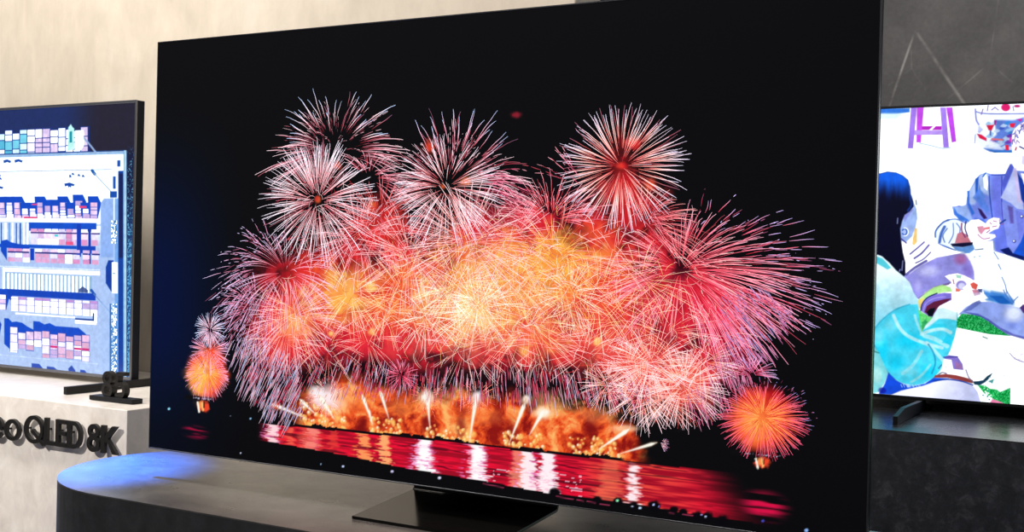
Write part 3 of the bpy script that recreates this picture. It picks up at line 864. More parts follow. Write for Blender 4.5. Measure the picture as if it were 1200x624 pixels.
    for xx in np.arange(L, -20, 8.2):
        for (ya, yb_) in [(268.5, 272.5), (274, 280), (280.4, 287)]: cv.rect(xx, ya, xx + 7.6, yb_, rnd.choice(pal2), .4)
    cv.rect(90, 262, 95, 300, (8, 60, 185)); cv.rect(103.5, 268, 106.5, 308, (20, 50, 170))
    cv.rect(64, 275, 68, 277.5, (70, 220, 225)); cv.rect(77, 283, 86, 287, (238, 90, 140), .5)
    cv.rect(L, 287.5, 90, 291.5, (8, 84, 205)); cv.rect(94, 287.5, 112, 296, (6, 66, 190))
    cv.poly([(1, 284), (8, 282), (12, 285), (34, 290), (35, 294), (8, 292), (8, 307), (1, 296)], (6, 72, 200), .7)
    for ex in [(9, 34), (41, 90), (97, 103), (107.5, 117)]:
        for (ya, yb_) in [(292.5, 296), (298, 303), (303.4, 308.5)]:
            xx = ex[0]
            while xx < ex[1] - 3:
                cv.rect(xx, ya, xx + 8.0, yb_, rnd.choice(pal2), .4); xx += 8.9
        cv.rect(ex[0], 296, ex[1], 297.7, (30, 30, 120), .5)
    cv.rect(35.5, 292, 40, 306, (6, 60, 190))
    # long shed roof with ribs
    cv.rect(L, 313.8, 117, 315.4, (205, 222, 252)); cv.rect(4, 316.2, 117, 320.5, (250, 254, 255)); cv.rect(L, 316.2, -4, 320.5, (250, 254, 255)); cv.rect(3, 316, 5.5, 344, (248, 252, 255))
    cv.rect(6, 322, 108, 341, (150, 190, 225))
    for xx in np.concatenate([np.arange(L, -6, 4.45), np.arange(8.5, 104, 4.45)]): cv.rect(xx, 322.5, xx + 2.5, 341.5, (242, 248, 255), .6)
    cv.rect(5.5, 341.5, 112, 349.5, (4, 66, 190)); cv.poly([(5, 342), (14, 349), (14, 356), (6, 350)], (4, 66, 190))
    cv.poly([(92, 338), (97, 334), (103, 338), (103, 341), (92, 341)], (20, 40, 110), .6, .7)
    cv.line([(107, 338), (111, 343)], 3, (16, 80, 180)); cv.line([(110, 342), (133, 366)], 1.0, (110, 150, 215))
    row(367.5, L, 6, 17, pal1)
    x = 13
    while x < 112:
        cv.rect(x - .5, 350, x + 9.0, 367, (120, 110, 200), .5, .5)
        for (ya, yb_) in [(350.5, 353), (353.6, 359.5), (360.2, 367.5)]:
            cv.rect(x, ya, x + 8.2, yb_, rnd.choice([(206, 150, 225), (235, 225, 250)]) if ya < 352 else rnd.choice(pal1 + [(250, 252, 255)] * 4), .4)
        x += 9.3
    cv.rect(18, 369.5, 88, 371.2, (240, 246, 255)); cv.rect(88, 372.5, 113, 377, (250, 252, 255)); cv.rect(110.5, 362, 113.5, 375, (250, 252, 255)); cv.rect(88, 371, 110, 373, (10, 60, 150)); cv.rect(108.7, 364, 110.4, 373, (10, 60, 150))
    # lowest row
    cv.poly([(5, 377), (10, 377), (14, 381), (19, 380), (26, 381), (32, 385), (39, 388), (39, 378), (46, 378), (52, 381), (58, 379), (65, 382), (92, 382), (100, 388), (105, 396), (105, 402), (12, 404), (12, 414), (5, 408)], (4, 74, 205), .7)
    for i, x in enumerate(np.arange(12, 104, 9.35)):
        tpv = [387, 393, 391, 390, 389, 392, 390, 393, 391, 390][i % 10]
        bt = [417, 412, 414, 408, 420, 419, 418, 419, 418, 420][i % 10]
        yy = tpv
        cv.rect(x - .6, tpv - 1, x + 9, bt, (70, 80, 170), .5, .55)
        while yy < bt - 1.5:
            s = rnd.choice([6, 8.4, 10]); cv.rect(x, yy, x + 8.4, min(yy + s - .6, bt), rnd.choice(pal1 + [(232, 180, 215)]), .4); yy += s
        if i in (5, 8, 9): cv.rect(x, 405, x + 8.4, 407.4, (215, 40, 120), .5)
    row(410, L, -2, 26, pal1)
    for pts in [[(37, 428), (46, 428), (53, 436), (37, 436)], [(55, 430), (63, 430), (67, 433), (71, 433), (78, 439), (55, 438)], [(80, 430), (84, 426), (88, 431), (90, 441), (82, 440)], [(94, 430), (99, 430), (106, 438), (94, 440)], [(-30, 426), (-10, 426), (-4, 436), (-30, 436)]]:
        cv.poly(pts, (4, 66, 180), .7)
    cv.rect(L, 421, 115, 422, (205, 222, 255), .6, .7)
    # road and verge on the right side
    cv.poly([(118, 238), (122, 233), (133, 233), (133, 300), (118, 300)], (140, 178, 245), 1.0, .9)
    cv.rect(119, 300, 134, 440, (170, 200, 250), 2, .6)
    for (xa, ya, xb_, yb_) in [(132.5, 208, 135.5, 222), (129, 225, 137, 232), (137.5, 190, 141, 197)]: cv.rect(xa, ya, xb_, yb_, (20, 80, 180), .8)
    cv.rect(134.5, 233, 139, 440, (100, 160, 235), 1.0, .8)
    cv.rect(138.6, 202, 144.6, 441, (4, 62, 160), .8); cv.rect(139.5, 205, 144, 300, (18, 20, 70), 1.5, .8)
    cv.rect(144.8, 179, 148.4, 441, (120, 185, 240), .7); cv.rect(146, 179, 147.4, 441, (190, 228, 255), .5)
    cv.poly([(124, 311), (127, 303), (133, 303), (133, 340), (130, 338), (124, 329)], (4, 60, 165), .7); cv.rect(131, 305, 138, 340, (248, 252, 255)); cv.rect(132, 317, 135, 318.5, (120, 160, 190))
    n = fbm(cv.X * 190, cv.Z * 190, 3); n_ = fbm(cv.X * 60 + 7, cv.Z * 60, 3)
    m1 = (px > 130.5) & (px < 137) & (((qy > 258) & (qy < 284)) | ((qy > 352) & (qy < 432)))
    cv.over((245, 252, 255), m1 * sm(.5, .6, n)); cv.over((30, 110, 190), m1 * sm(.56, .48, n) * .7)
    cv.rect(128.5, 352, 130.5, 438, (20, 90, 170), .6, .8)
    # water with flecks of light
    wt = sm(148.6, 149.6, px) * sm(170, 190, qy)
    dd = sm(200, 360, qy)
    cv.over((14, 24, 62), wt); cv.over((30, 120, 200), wt * dd * .8)
    cv.over((120, 205, 245), wt * .75 * sm(.64 - .17 * 1, .78 - .15, n - .17 + .17 * dd + .05 * n_))
    cv.over((8, 40, 110), wt * dd * sm(.5, .36, n) * .55)
    cv.rect(133, 433, 139, 442, (230, 250, 255), .8)
    cv.rgb *= (1 + (fbm(cv.X * 70, cv.Z * 70, 3, .6) - .5) * .16 * (1 - sm(.75, .92, cv.rgb.min(-1))))[..., None]
    return cv.arrays(lambda c: c * (1 + 1.0 * sm(.45, .95, c.min(-1))[..., None]))

# ------------------------------------------------------------------ picture of the right screen: people sitting on grass
def people_picture(x0, x1, z0, z1, y):
    xa, xb = hit(1022, 300, 1, y)[0], hit(1204, 300, 1, y)[0]
    xs = np.concatenate([np.arange(x0, xa, .006), np.linspace(xa, xb, 300), np.arange(xb + .006, x1, .006), [x1]])
    cv = Canvas(xs, np.linspace(z0, z1, 620), y)
    px, py = cv.px, cv.py
    P, Ln, Bl = cv.poly, cv.line, cv.blob
    cv.rgb[:] = np.array([249, 253, 255]) / 255.
    cv.rgb += ((fbm(cv.X * 6, cv.Z * 6, 3) - .5) * .02)[..., None]
    # grass far right and beyond the edge, soft
    cv.over((60, 190, 90), sm(1300, 1420, px) * sm(330, 360, py))
    # top left ledge and stool
    P([(1000, 127), (1066, 127), (1066, 131.5), (1048, 134), (1000, 133)], (40, 116, 222), 1.0)
    P([(1000, 133), (1060, 133), (1050, 140), (1000, 140)], (215, 240, 252), 2)
    P([(1078.5, 148), (1103.5, 148), (1103.5, 152.3), (1078.5, 152.3)], (176, 24, 190), .8); Ln([(1089, 154), (1095, 148)], 2.5, (250, 240, 255))
    P([(1074.6, 126), (1082.6, 126), (1079, 167), (1074, 167)], (204, 70, 242)); P([(1109, 126), (1116, 126), (1120.6, 166), (1115.4, 167)], (196, 70, 240))
    P([(1070, 152.8), (1105, 153), (1105, 158), (1070, 158.5)], (186, 150, 250)); P([(1067.6, 126), (1074.4, 126), (1070, 174), (1063.8, 174)], (164, 122, 242)); P([(1101.8, 126), (1108.4, 126), (1112, 173), (1105.6, 173)], (166, 128, 244))
    Ln([(1078, 168), (1092, 171), (1104, 174), (1114, 173)], 1.2, (130, 180, 220), .8, .6); Ln([(1128, 171), (1141, 171)], 1.2, (170, 200, 230), .8, .5)
    # woven basket full of packets
    P([(1142, 124), (1142, 140), (1142, 158), (1143, 170), (1150, 174), (1156, 177), (1172, 179), (1188, 179), (1215, 175), (1222, 124)], (226, 234, 255), .9)
    cv.rect(1142, 120, 1222, 132.6, (238, 243, 255)); Ln([(1144, 131), (1160, 133.4), (1222, 133)], 1.3, (120, 130, 210)); Ln([(1143, 128), (1144, 140), (1147, 146)], 1.6, (130, 130, 220)); Ln([(1143, 158), (1142, 168)], 1.2, (170, 180, 230))
    Bl(1178.6, 126, 5, 4.2, (228, 10, 110), 1, .8); Bl(1192, 124.5, 4, 1.8, (170, 10, 90), .9)
    for (a, b) in [((1158, 124), (1157, 130)), ((1162, 129), (1166, 126)), ((1166, 126), (1170, 129)), ((1187, 125), (1188, 130)), ((1150, 134), (1152, 128))]: Ln([a, b], 1.2, (140, 120, 200))
    P([(1166, 141), (1188, 141), (1200, 138), (1200, 178), (1160, 178), (1153, 174), (1160, 165), (1168, 158)], (70, 110, 215), 1.6, .85)
    for _ in range(34):
        x = random.uniform(1158, 1198); yy = random.uniform(143, 174); w = random.uniform(5, 10)
        P([(x - w / 2, yy + 1), (x, yy - 2), (x + w / 2, yy), (x, yy + 2.4)], random.choice([(200, 225, 252), (150, 200, 245), (50, 80, 190), (110, 40, 170), (226, 215, 250), (40, 130, 210)]), .9, .85, True)
    P([(1144, 157), (1150, 156), (1158, 162), (1163, 165), (1170, 168), (1176, 176), (1152, 174), (1146, 166)], (222, 232, 254), 1.5, .9)
    for (pts, c) in [([(1156, 147), (1165, 146.4), (1162, 153), (1158.6, 152.6)], (222, 14, 60)), ([(1183, 145), (1190, 144.4), (1188, 150), (1184, 149)], (226, 20, 60)), ([(1145, 157), (1150, 158), (1156, 162), (1156, 165.5), (1148, 162)], (228, 14, 70)),
                     ([(1178, 170), (1182, 170), (1182.6, 177), (1178.6, 177)], (226, 20, 60)), ([(1183, 161), (1188, 162), (1187, 167), (1183, 166)], (225, 50, 190)), ([(1162, 162), (1176, 163), (1176, 165), (1162, 164.4)], (226, 110, 120)), ([(1165, 141), (1168, 141), (1167, 147), (1165, 146)], (160, 40, 150)), ([(1191, 140), (1198, 139), (1196, 143)], (190, 30, 150)),
                     ([(1160, 153), (1161.5, 153), (1161.5, 159), (1160, 159)], (60, 80, 160)), ([(1153, 174), (1165, 176.5), (1187, 176), (1187, 179), (1165, 179)], (40, 110, 200)), ([(1147, 147), (1152, 152), (1148, 156), (1146, 155)], (190, 200, 245))]:
        P(pts, c, .8)
    # sitting man, mostly the torso
    P([(1186, 158), (1190, 150), (1198, 144), (1212, 140), (1230, 144), (1238, 158), (1238, 176), (1230, 192), (1214, 202), (1200, 200), (1192, 192), (1186, 178)], (246, 240, 252), 1.0, 1, True)
    for _ in range(60):
        a = random.uniform(math.pi * .98, math.pi * 1.9); r = random.uniform(.8, 1.05)
        x, yy = 1212 + 25 * r * math.cos(a), 166 + 26 * r * math.sin(a)
        Ln([(x, yy), (x + random.uniform(-3, 3), yy + random.uniform(2, 5))], 1.1, random.choice([(80, 70, 150), (140, 120, 200), (60, 90, 180), (170, 150, 215)]), .5, .8)
    Ln([(1190, 176), (1191, 173)], 1.4, (150, 20, 50)); Ln([(1195, 172), (1201, 175)], 1.5, (40, 50, 120)); P([(1198, 182), (1206, 186), (1204, 196), (1197, 192)], (205, 200, 235), 1.2, .8)
    P([(1143, 211), (1148, 205), (1156, 202.5), (1162, 204.5), (1178, 204), (1183, 194), (1186, 192), (1190, 200), (1260, 205), (1285, 230), (1290, 300), (1262, 312), (1200, 305), (1178, 298), (1164, 299), (1150, 270), (1136, 262), (1130, 262), (1118, 252), (1116, 243), (1124, 241), (1132, 243), (1133, 232), (1137, 222)], (118, 140, 238), .8)
    P([(1116, 242), (1124, 243), (1132, 240), (1136, 248), (1140, 258), (1133, 262), (1120, 252)], (156, 186, 250), 1.2)
    P([(1134, 226), (1143, 212), (1150, 204), (1158, 203), (1160, 214), (1160, 230), (1150, 225), (1142, 240), (1136, 240)], (190, 214, 252), 2, .8)
    P([(1143, 210), (1147, 207), (1146, 222), (1152, 240), (1150, 243), (1143, 228)], (34, 92, 205), 1.0); P([(1133.5, 224), (1136, 224), (1136, 238), (1142, 250), (1139, 253), (1134, 240)], (50, 110, 215), .9)
    P([(1140, 232), (1146, 238), (1156, 250), (1160, 246), (1150, 228), (1148, 220)], (90, 135, 235), 1.2, .9); P([(1146, 244), (1150, 246), (1157, 256), (1153, 257), (1149, 252)], (44, 24, 90), .9); P([(1142, 256), (1152, 257), (1156, 262), (1140, 262)], (70, 110, 225), 1.2)
    P([(1118, 243), (1122, 250), (1134, 257), (1136, 260), (1124, 258), (1118, 250)], (60, 120, 225), .9)
    P([(1152, 206), (1156, 204), (1158, 214), (1157, 224), (1153, 220)], (242, 250, 255), 1.0); P([(1147, 215), (1149, 222), (1155, 232), (1152, 233), (1147, 224)], (90, 140, 230), .8); Ln([(1152, 207), (1155, 203)], 1.5, (40, 100, 200))
    Ln([(1159, 207), (1159.5, 225), (1161, 240), (1163, 256)], 1.6, (50, 80, 190)); Ln([(1162, 205), (1170, 205.5), (1178, 205)], 1.4, (60, 80, 190))
    P([(1163, 208), (1173, 207), (1173, 240), (1174, 262), (1166, 262), (1163, 240)], (112, 124, 238), 1.5, .9); Ln([(1174, 207), (1174, 240), (1176, 262), (1180, 280)], 1.2, (60, 60, 190)); P([(1164, 262), (1178, 262), (1182, 296), (1168, 298)], (100, 116, 232), 1.5, .8)
    P([(1180, 200), (1184, 192), (1188, 196), (1180, 216), (1176, 224), (1174, 215)], (80, 92, 205), 1.0)
    P([(1172.5, 232), (1180, 218), (1188, 198), (1192, 200), (1193, 216), (1196, 232), (1200, 246), (1192, 245), (1184, 238)], (184, 196, 246), .8)
    P([(1188, 198), (1191, 196), (1196, 226), (1199, 240), (1192, 236), (1190, 220)], (206, 190, 235), 1.0, .8)
    P([(1192.5, 203), (1196, 208), (1206, 216), (1212, 246), (1204, 244), (1197, 234)], (16, 50, 150), .9); P([(1196, 203), (1215, 206), (1210, 222), (1200, 216)], (245, 245, 255), 1)
    P([(1174, 237), (1184, 240), (1190, 245), (1200, 248), (1204, 262), (1196, 284), (1186, 297), (1181, 290), (1176, 262)], (130, 148, 242), .9); P([(1181, 241), (1187, 243), (1188, 262), (1184, 262)], (80, 50, 140), 1.5, .6); P([(1190, 246), (1200, 250), (1200, 275), (1194, 282)], (112, 122, 230), 1.2, .8)
    for q in ((1197.5, 254), (1188.5, 283)): Bl(q[0], q[1], 2.4, 2.2, (60, 70, 150)); Bl(q[0] - .4, q[1] - .4, 1.3, 1.2, (230, 235, 250))
    P([(1187, 298), (1196, 284), (1203, 266), (1225, 270), (1225, 310), (1200, 307)], (24, 84, 215), .9); P([(1172, 293), (1182, 290), (1187, 297), (1200, 301), (1200, 308), (1180, 300)], (8, 26, 100), .8)
    # shorts and legs
    P([(1128, 296), (1146, 290), (1164, 294), (1180, 299), (1204, 307), (1262, 320), (1266, 352), (1200, 356), (1190, 361), (1172, 356), (1158, 350), (1150, 342), (1142, 334), (1142, 322), (1138, 308)], (241, 247, 255), .9)
    P([(1150, 338), (1165, 342), (1178, 344), (1188, 352), (1188, 358), (1172, 357), (1156, 352), (1146, 344)], (50, 128, 222), 2.4, .9); P([(1160, 347), (1175, 347), (1186, 356), (1172, 357)], (12, 84, 180), 1.4, .8)
    P([(1142, 320), (1152, 326), (1166, 336), (1160, 343), (1148, 340), (1142, 334)], (226, 238, 255), 2, .9)
    for pts in [[(1174, 325), (1178, 334), (1180, 344)], [(1170, 310), (1173, 316)], [(1176, 340), (1181, 350), (1186, 357)], [(1179, 340), (1184, 348), (1188, 355)], [(1186, 357), (1189, 352), (1193, 348)], [(1165, 296), (1170, 304)], [(1142, 301), (1142, 302)], [(1148, 300), (1148, 301)]]: Ln(pts, 1.2, (70, 110, 190), .6, .8)
    P([(1141, 345), (1150, 340), (1158, 350), (1150, 352)], (235, 245, 255), 1)
    P([(1056, 324), (1070, 314), (1086, 304), (1104, 300), (1118, 297), (1130, 298), (1137, 306), (1141, 318), (1142, 328), (1134, 332), (1118, 332), (1104, 334), (1094, 337), (1084, 343), (1077, 351), (1071, 348), (1068, 338), (1060, 330)], (148, 146, 228), 1.0)
    Bl(1088, 318, 16, 8, (205, 208, 255), .8, .1); Bl(1126, 304, 10, 8, (158, 84, 140), .8, .2); Bl(1134, 318, 8, 12, (122, 100, 190), .7, .2); P([(1076, 350), (1086, 342), (1096, 336), (1114, 331), (1112, 334), (1094, 338), (1082, 347)], (90, 60, 130), 1, .8); Bl(1076, 335, 6, 9, (190, 186, 250), .6, .1)
    P([(1123, 369), (1132, 360), (1144, 354), (1160, 354), (1176, 357), (1200, 362), (1262, 370), (1262, 404), (1200, 396), (1184, 391), (1170, 384), (1158, 376), (1146, 370), (1134, 368)], (146, 168, 242), .9)
    P([(1130, 366), (1146, 368), (1158, 374), (1172, 384), (1188, 392), (1204, 396), (1200, 398), (1176, 391), (1160, 380), (1144, 371)], (60, 66, 170), 1, .8); Bl(1188, 368, 13, 11, (216, 226, 255), .95, .4); Bl(1186, 382, 8, 5, (110, 130, 220), .6, .2); P([(1195, 361), (1199, 357), (1206, 360), (1206, 370), (1199, 367)], (80, 50, 120), .9)
    P([(1128, 366), (1140, 355), (1148, 352), (1150, 355), (1138, 364)], (50, 60, 140), 1, .5)
    # sleeve cuff, forearm, hand of the man
    P([(1095, 280), (1096, 271), (1102, 263), (1110, 257), (1120, 257), (1129, 261), (1130, 268), (1126, 276), (1124, 285), (1117, 290), (1106, 290), (1098, 285)], (222, 236, 252), .8)
    for pts, w in [([(1096, 278), (1097, 270), (1105, 261), (1112, 258)], 1.8), ([(1101, 284), (1103, 274), (1107, 266)], 3.2), ([(1110, 258), (1120, 257), (1128, 260)], 1.1), ([(1107, 284), (1105, 276), (1110, 268)], 1.2), ([(1117, 262), (1117, 275), (1112, 285)], 1.0), ([(1099, 286), (1110, 290), (1120, 294)], 1.8), ([(1121, 262), (1125, 268), (1124, 276)], 1.0)]: Ln(pts, w, (56, 96, 190), .7, .9)
    P([(1122, 274), (1127, 272), (1136, 277), (1140, 284), (1128, 286), (1119, 285)], (196, 116, 134), .8); P([(1114, 286), (1126, 285), (1140, 284), (1140, 288), (1128, 290), (1116, 289)], (14, 14, 50), .8); P([(1116, 289), (1128, 290), (1141, 287), (1144, 291), (1136, 297), (1124, 297)], (96, 146, 215), .9)
    P([(1140, 286), (1150, 284), (1164, 282), (1166, 294), (1152, 296), (1142, 292)], (236, 240, 250), .9); Ln([(1164, 280), (1165, 293)], 1.2, (110, 130, 170), .6, .7); Ln([(1143, 293), (1152, 292)], 1.2, (110, 130, 150))
    P([(1131, 264), (1138, 258), (1147, 257), (1155, 262), (1158, 258), (1164, 255), (1171, 256), (1173, 260), (1170, 268), (1164, 270), (1158, 274), (1166, 275), (1167, 278), (1160, 282), (1148, 285), (1138, 284), (1134, 277), (1130, 271)], (250, 243, 251), .8)
    P([(1145, 266), (1152, 265), (1154, 270), (1150, 275), (1147, 272)], (206, 120, 150), 1, .8); P([(1153, 267), (1160, 266), (1160, 268.6), (1153, 269.4)], (230, 110, 120), .8, .9)
    for pts in [[(1160, 261), (1162, 263)], [(1164, 259), (1168, 260)], [(1163, 266), (1168, 265)], [(1171, 258), (1173, 263), (1176, 262)], [(1146, 275), (1152, 280), (1160, 279)], [(1156, 273), (1160, 270)]]: Ln(pts, 1.1, (150, 80, 140), .6, .8)
    Ln([(1172, 262), (1178, 258)], 2, (40, 70, 160)); Ln([(1127, 262), (1127, 270), (1131, 278)], 1.6, (130, 60, 110)); Ln([(1132, 260), (1131, 268), (1134, 277)], 1.4, (30, 40, 110))
    # pale hand resting on the knee
    P([(1060, 296), (1058, 287), (1066, 281), (1072, 276), (1080, 268), (1092, 272), (1098, 285), (1110, 292), (1130, 296), (1110, 300), (1098, 302), (1090, 306), (1078, 312), (1066, 321), (1060, 322)], (251, 250, 255), 1.2)
    P([(1069.5, 282), (1072, 267), (1074.8, 268), (1074.6, 284), (1071, 288), (1069, 286)], (238, 198, 120), .8)
    for pts, w in [([(1066.5, 298), (1075, 291), (1083, 284)], 1.8), ([(1071.5, 303), (1080, 297), (1088.5, 287.5)], 2.2), ([(1073, 308.5), (1082, 304), (1090.5, 296)], 1.5), ([(1062, 322), (1072, 314), (1085.5, 306)], 2.8)]: Ln(pts, w, (96, 92, 176), .6, .9)
    # woman seen from behind
    P([(1064, 222), (1069, 230), (1071, 238), (1074, 245), (1075, 256), (1073, 266), (1069, 277), (1062, 284), (1054, 282), (1052, 262), (1058, 250)], (158, 186, 246), .9); Ln([(1073.4, 235), (1074, 240)], 1.2, (40, 110, 190)); Bl(1062, 270, 5, 9, (180, 196, 250), .5); P([(1058, 252), (1066, 244), (1070, 246), (1064, 254), (1060, 260)], (120, 110, 200), 1.5, .6)
    P([(1000, 215), (1018, 207), (1030, 204), (1040, 201.5), (1050, 202.5), (1058, 206), (1064, 211), (1066.5, 219), (1067, 228), (1070, 236), (1070.6, 242), (1066, 248), (1060, 252), (1057, 260), (1055, 268), (1056, 282), (1058, 296), (1061, 308), (1061, 322), (1059, 325), (1050, 319), (1043, 310), (1034, 301), (1022, 297), (1000, 298)], (3, 5, 34), .9, 1)
    P([(1000, 215), (1018, 207), (1030, 204), (1040, 201.5), (1050, 202.5), (1058, 206), (1064, 211), (1066.5, 219), (1067, 228), (1066, 236), (1000, 240)], (12, 96, 235), 1.0, 1, False, lambda x, y: 1 - sm(206, 236, y + 14 * (fbm(x * .25, y * .03, 3) - .5)))
    Ln([(1066, 222), (1066.5, 232), (1068, 240), (1064, 247)], 2.4, (20, 70, 180), 1, .7)
    for pts in [[(1052, 256), (1051.6, 262)], [(1057, 317), (1058, 306)], [(1054, 318), (1055, 316)]]: Ln(pts, 1.3, (150, 160, 220), .7, .8)
    Ln(ell(1060, 272, 2.8, 3.6, -150, 150, 10), 1.6, (60, 100, 190)); Ln(ell(1060.6, 272, 3.8, 4.6, -110, 110, 10), 1.2, (236, 245, 255)); Ln([(1056, 280), (1062, 285)], 1.5, (60, 50, 150))
    # her sweater
    P([(990, 300), (1022, 297), (1032, 300), (1042, 308), (1050, 317), (1060, 325), (1066, 331), (1070, 342), (1076, 352), (1078, 362), (1060, 362), (1044, 370), (1032, 380), (1020, 392), (990, 400)], (222, 244, 252), .9, 1, False, None, (140, 222, 246), (1040, 318, 1034, 378))
    P([(1024, 300), (1034, 303), (1044, 314), (1040, 316), (1028, 309), (1022, 309)], (70, 205, 225), 1, .9)
    P([(1020, 390), (1034, 374), (1050, 362), (1062, 357.5), (1075, 357), (1077, 366), (1079, 378), (1080, 389), (1084, 382), (1092, 372), (1098, 363), (1110, 360), (1122, 366), (1123, 376), (1119, 394), (1114, 410), (1107, 424), (1102, 434), (1094, 443), (1082, 450), (1068, 453), (1054, 448), (1044, 441), (1036, 430), (1028, 416), (1020, 404)], (70, 216, 246), .9)
    for (x, yy, rx, ry) in [(1066, 400, 22, 12), (1034, 412, 10, 20), (1088, 436, 14, 10), (1108, 402, 8, 4), (1050, 425, 12, 12)]: Bl(x, yy, rx, ry, (10, 212, 252), .8, .2)
    for (x, yy, rx, ry) in [(1030, 395, 8, 14), (1066, 436, 16, 7), (1044, 382, 10, 9)]: Bl(x, yy, rx, ry, (130, 230, 248), .7, .1)
    for pts, w, c in [([(1047, 370), (1054, 384), (1064, 394), (1082, 402), (1104, 408)], 4, (196, 242, 250)), ([(1072, 370), (1076, 382), (1082, 394)], 3, (170, 238, 248)), ([(1080, 392), (1090, 388), (1104, 386), (1114, 390)], 4, (200, 244, 250)), ([(1084, 394), (1096, 398), (1110, 406)], 5, (176, 238, 248)), ([(1086, 402), (1094, 410), (1106, 424)], 4, (190, 240, 248)),
                    ([(1088, 404), (1094, 414), (1096, 426), (1092, 438)], 1.8, (30, 140, 185)), ([(1080, 412), (1070, 428), (1058, 438)], 4, (150, 232, 246)), ([(1090, 428), (1080, 440), (1068, 448)], 3, (150, 226, 236)), ([(1020, 392), (1032, 377), (1048, 364), (1066, 357)], 1.6, (60, 180, 215)), ([(1022, 398), (1028, 414), (1038, 434), (1052, 448)], 1.4, (20, 120, 160)), ([(1100, 432), (1104, 428), (1109, 430)], 1.2, (40, 90, 130))]: Ln(pts, w, c, 1.0, .85)
    P([(1080, 388), (1084, 380), (1094, 368), (1098, 362), (1106, 360), (1122, 365), (1121, 376), (1110, 374), (1100, 374), (1090, 382)], (216, 242, 248), 1.2, .95)
    P([(1086, 386), (1096, 380), (1108, 380), (1110, 384), (1098, 384)], (40, 206, 235), 1, .8); P([(1110, 392), (1118, 396), (1114, 404), (1104, 402)], (30, 200, 235), 1, .8)
    P([(1000, 404), (1022, 402), (1030, 414), (1038, 432), (1041, 438), (1036, 450), (1029, 460), (1000, 466)], (126, 218, 226), 1, .95); Bl(1028, 440, 6, 10, (190, 238, 235), .7); Ln([(1024, 412), (1030, 414)], 1.4, (60, 150, 150))
    P([(1030, 462), (1037, 450), (1041, 437), (1050, 446), (1060, 451), (1070, 453), (1084, 450), (1094, 443), (1112, 444), (1108, 450), (1080, 453), (1062, 457), (1046, 463)], (18, 78, 228), .9)
    for _ in range(14): x = random.uniform(1055, 1078); Ln([(x, 451), (x + 1.5, 454)], .9, (190, 220, 255), .5, .8)
    Bl(1034, 458, 5, 4, (10, 20, 150), .8)
    # hand holding food
    P([(1107, 324), (1112, 322), (1122, 320.5), (1130, 323), (1138, 327), (1146, 333), (1151, 338), (1153, 343), (1150, 349), (1142, 354), (1134, 358), (1126, 365), (1120, 366), (1104, 360), (1106, 357), (1113, 352), (1116, 344), (1117, 336), (1114, 330)], (251, 244, 253), .8)
    Bl(1126.5, 334.5, 6, 5.4, (120, 112, 200), 1, .7); Bl(1127, 335.5, 4.8, 4.4, (206, 206, 248), 1, .6)
    P([(1137, 333), (1141, 331), (1146, 334), (1144, 340), (1139, 338)], (222, 90, 80), .8); P([(1120, 338), (1126, 340), (1124, 342), (1120, 342)], (226, 110, 90), .8); P([(1139, 340), (1146, 340), (1149, 345), (1142, 347)], (206, 130, 160), .8); P([(1146, 339), (1151, 339), (1151, 343), (1147, 343)], (80, 96, 150), .8); P([(1120, 322), (1127, 323), (1126, 327), (1121, 326)], (170, 222, 200), .8); Ln([(1117, 328), (1118, 333)], 1.3, (190, 110, 130)); P([(1133, 334), (1139, 338), (1137, 344), (1131, 342), (1128, 338)], (252, 248, 255), .8)
    P([(1140, 344), (1152, 342), (1151, 349), (1138, 356), (1128, 364), (1124, 358)], (206, 218, 250), 1.5, .5)
    # grass, sandal
    P([(1076, 352), (1084, 344), (1094, 337), (1104, 334), (1114, 337), (1116, 342), (1104, 343), (1092, 347), (1084, 354), (1081, 362), (1078, 362)], (176, 240, 138), .9, 1, False, lambda x, y: .8 + .2 * fbm(x, y, 2)); P([(1076, 353), (1082, 349), (1083, 354), (1080, 362), (1077, 360)], (244, 214, 120), 1)
    P([(1078.6, 364), (1080, 357), (1085, 350), (1094, 345.5), (1106, 343.5), (1115, 344), (1115, 352), (1108, 355), (1100, 359), (1096, 366), (1092, 373), (1084, 368)], (132, 118, 226), .8); P([(1083.5, 366), (1086, 359), (1094, 354), (1106, 351), (1115, 350), (1110, 354), (1101, 358.6), (1098, 362), (1093, 370), (1088, 369)], (98, 30, 62), .8); P([(1086, 366), (1090, 362), (1096, 361), (1093, 371), (1088, 371)], (4, 10, 24), .8)
    Ln([(1079, 364), (1081, 356), (1087, 349), (1098, 344)], 1.3, (30, 40, 110)); Ln([(1082, 365), (1085, 356), (1095, 350), (1108, 348)], .9, (190, 180, 250), .6, .8)
    gr = lambda x, y: .75 + .25 * sm(.4, .6, fbm(x * .7, y * .7, 2))
    P([(1076, 362), (1080, 366), (1088, 371), (1093, 372), (1090, 376), (1084, 382), (1080, 389), (1078, 380)], (84, 226, 104), .8, 1, False, gr); P([(1080, 378), (1085, 374), (1087, 378), (1081, 388)], (20, 140, 90), 1, .6)
    P([(1121, 384), (1122, 374), (1127, 368), (1138, 369), (1148, 371), (1158, 377), (1166, 383), (1178, 391), (1184, 394), (1160, 392), (1140, 388)], (16, 158, 74), .8, 1)
    n = fbm(px * .9, py * .9, 2); mk = (px > 1121) & (px < 1180) & (py > 366) & (py < 392) & (cv.rgb[..., 1] > .5) & (cv.rgb[..., 0] < .3)
    cv.over((70, 205, 120), mk * sm(.55, .7, n)); cv.over((0, 110, 40), mk * sm(.42, .3, n) * .8)
    # things lying about at the bottom
    Ln([(1152, 395), (1157, 397)], 1.6, (130, 160, 160)); Ln([(1183, 414), (1190, 421), (1200, 425)], 1.1, (90, 70, 150), .6, .7)
    for _ in range(40): Bl(random.uniform(1186, 1206), random.uniform(414, 424), .7, .7, (205, 190, 225), .8)
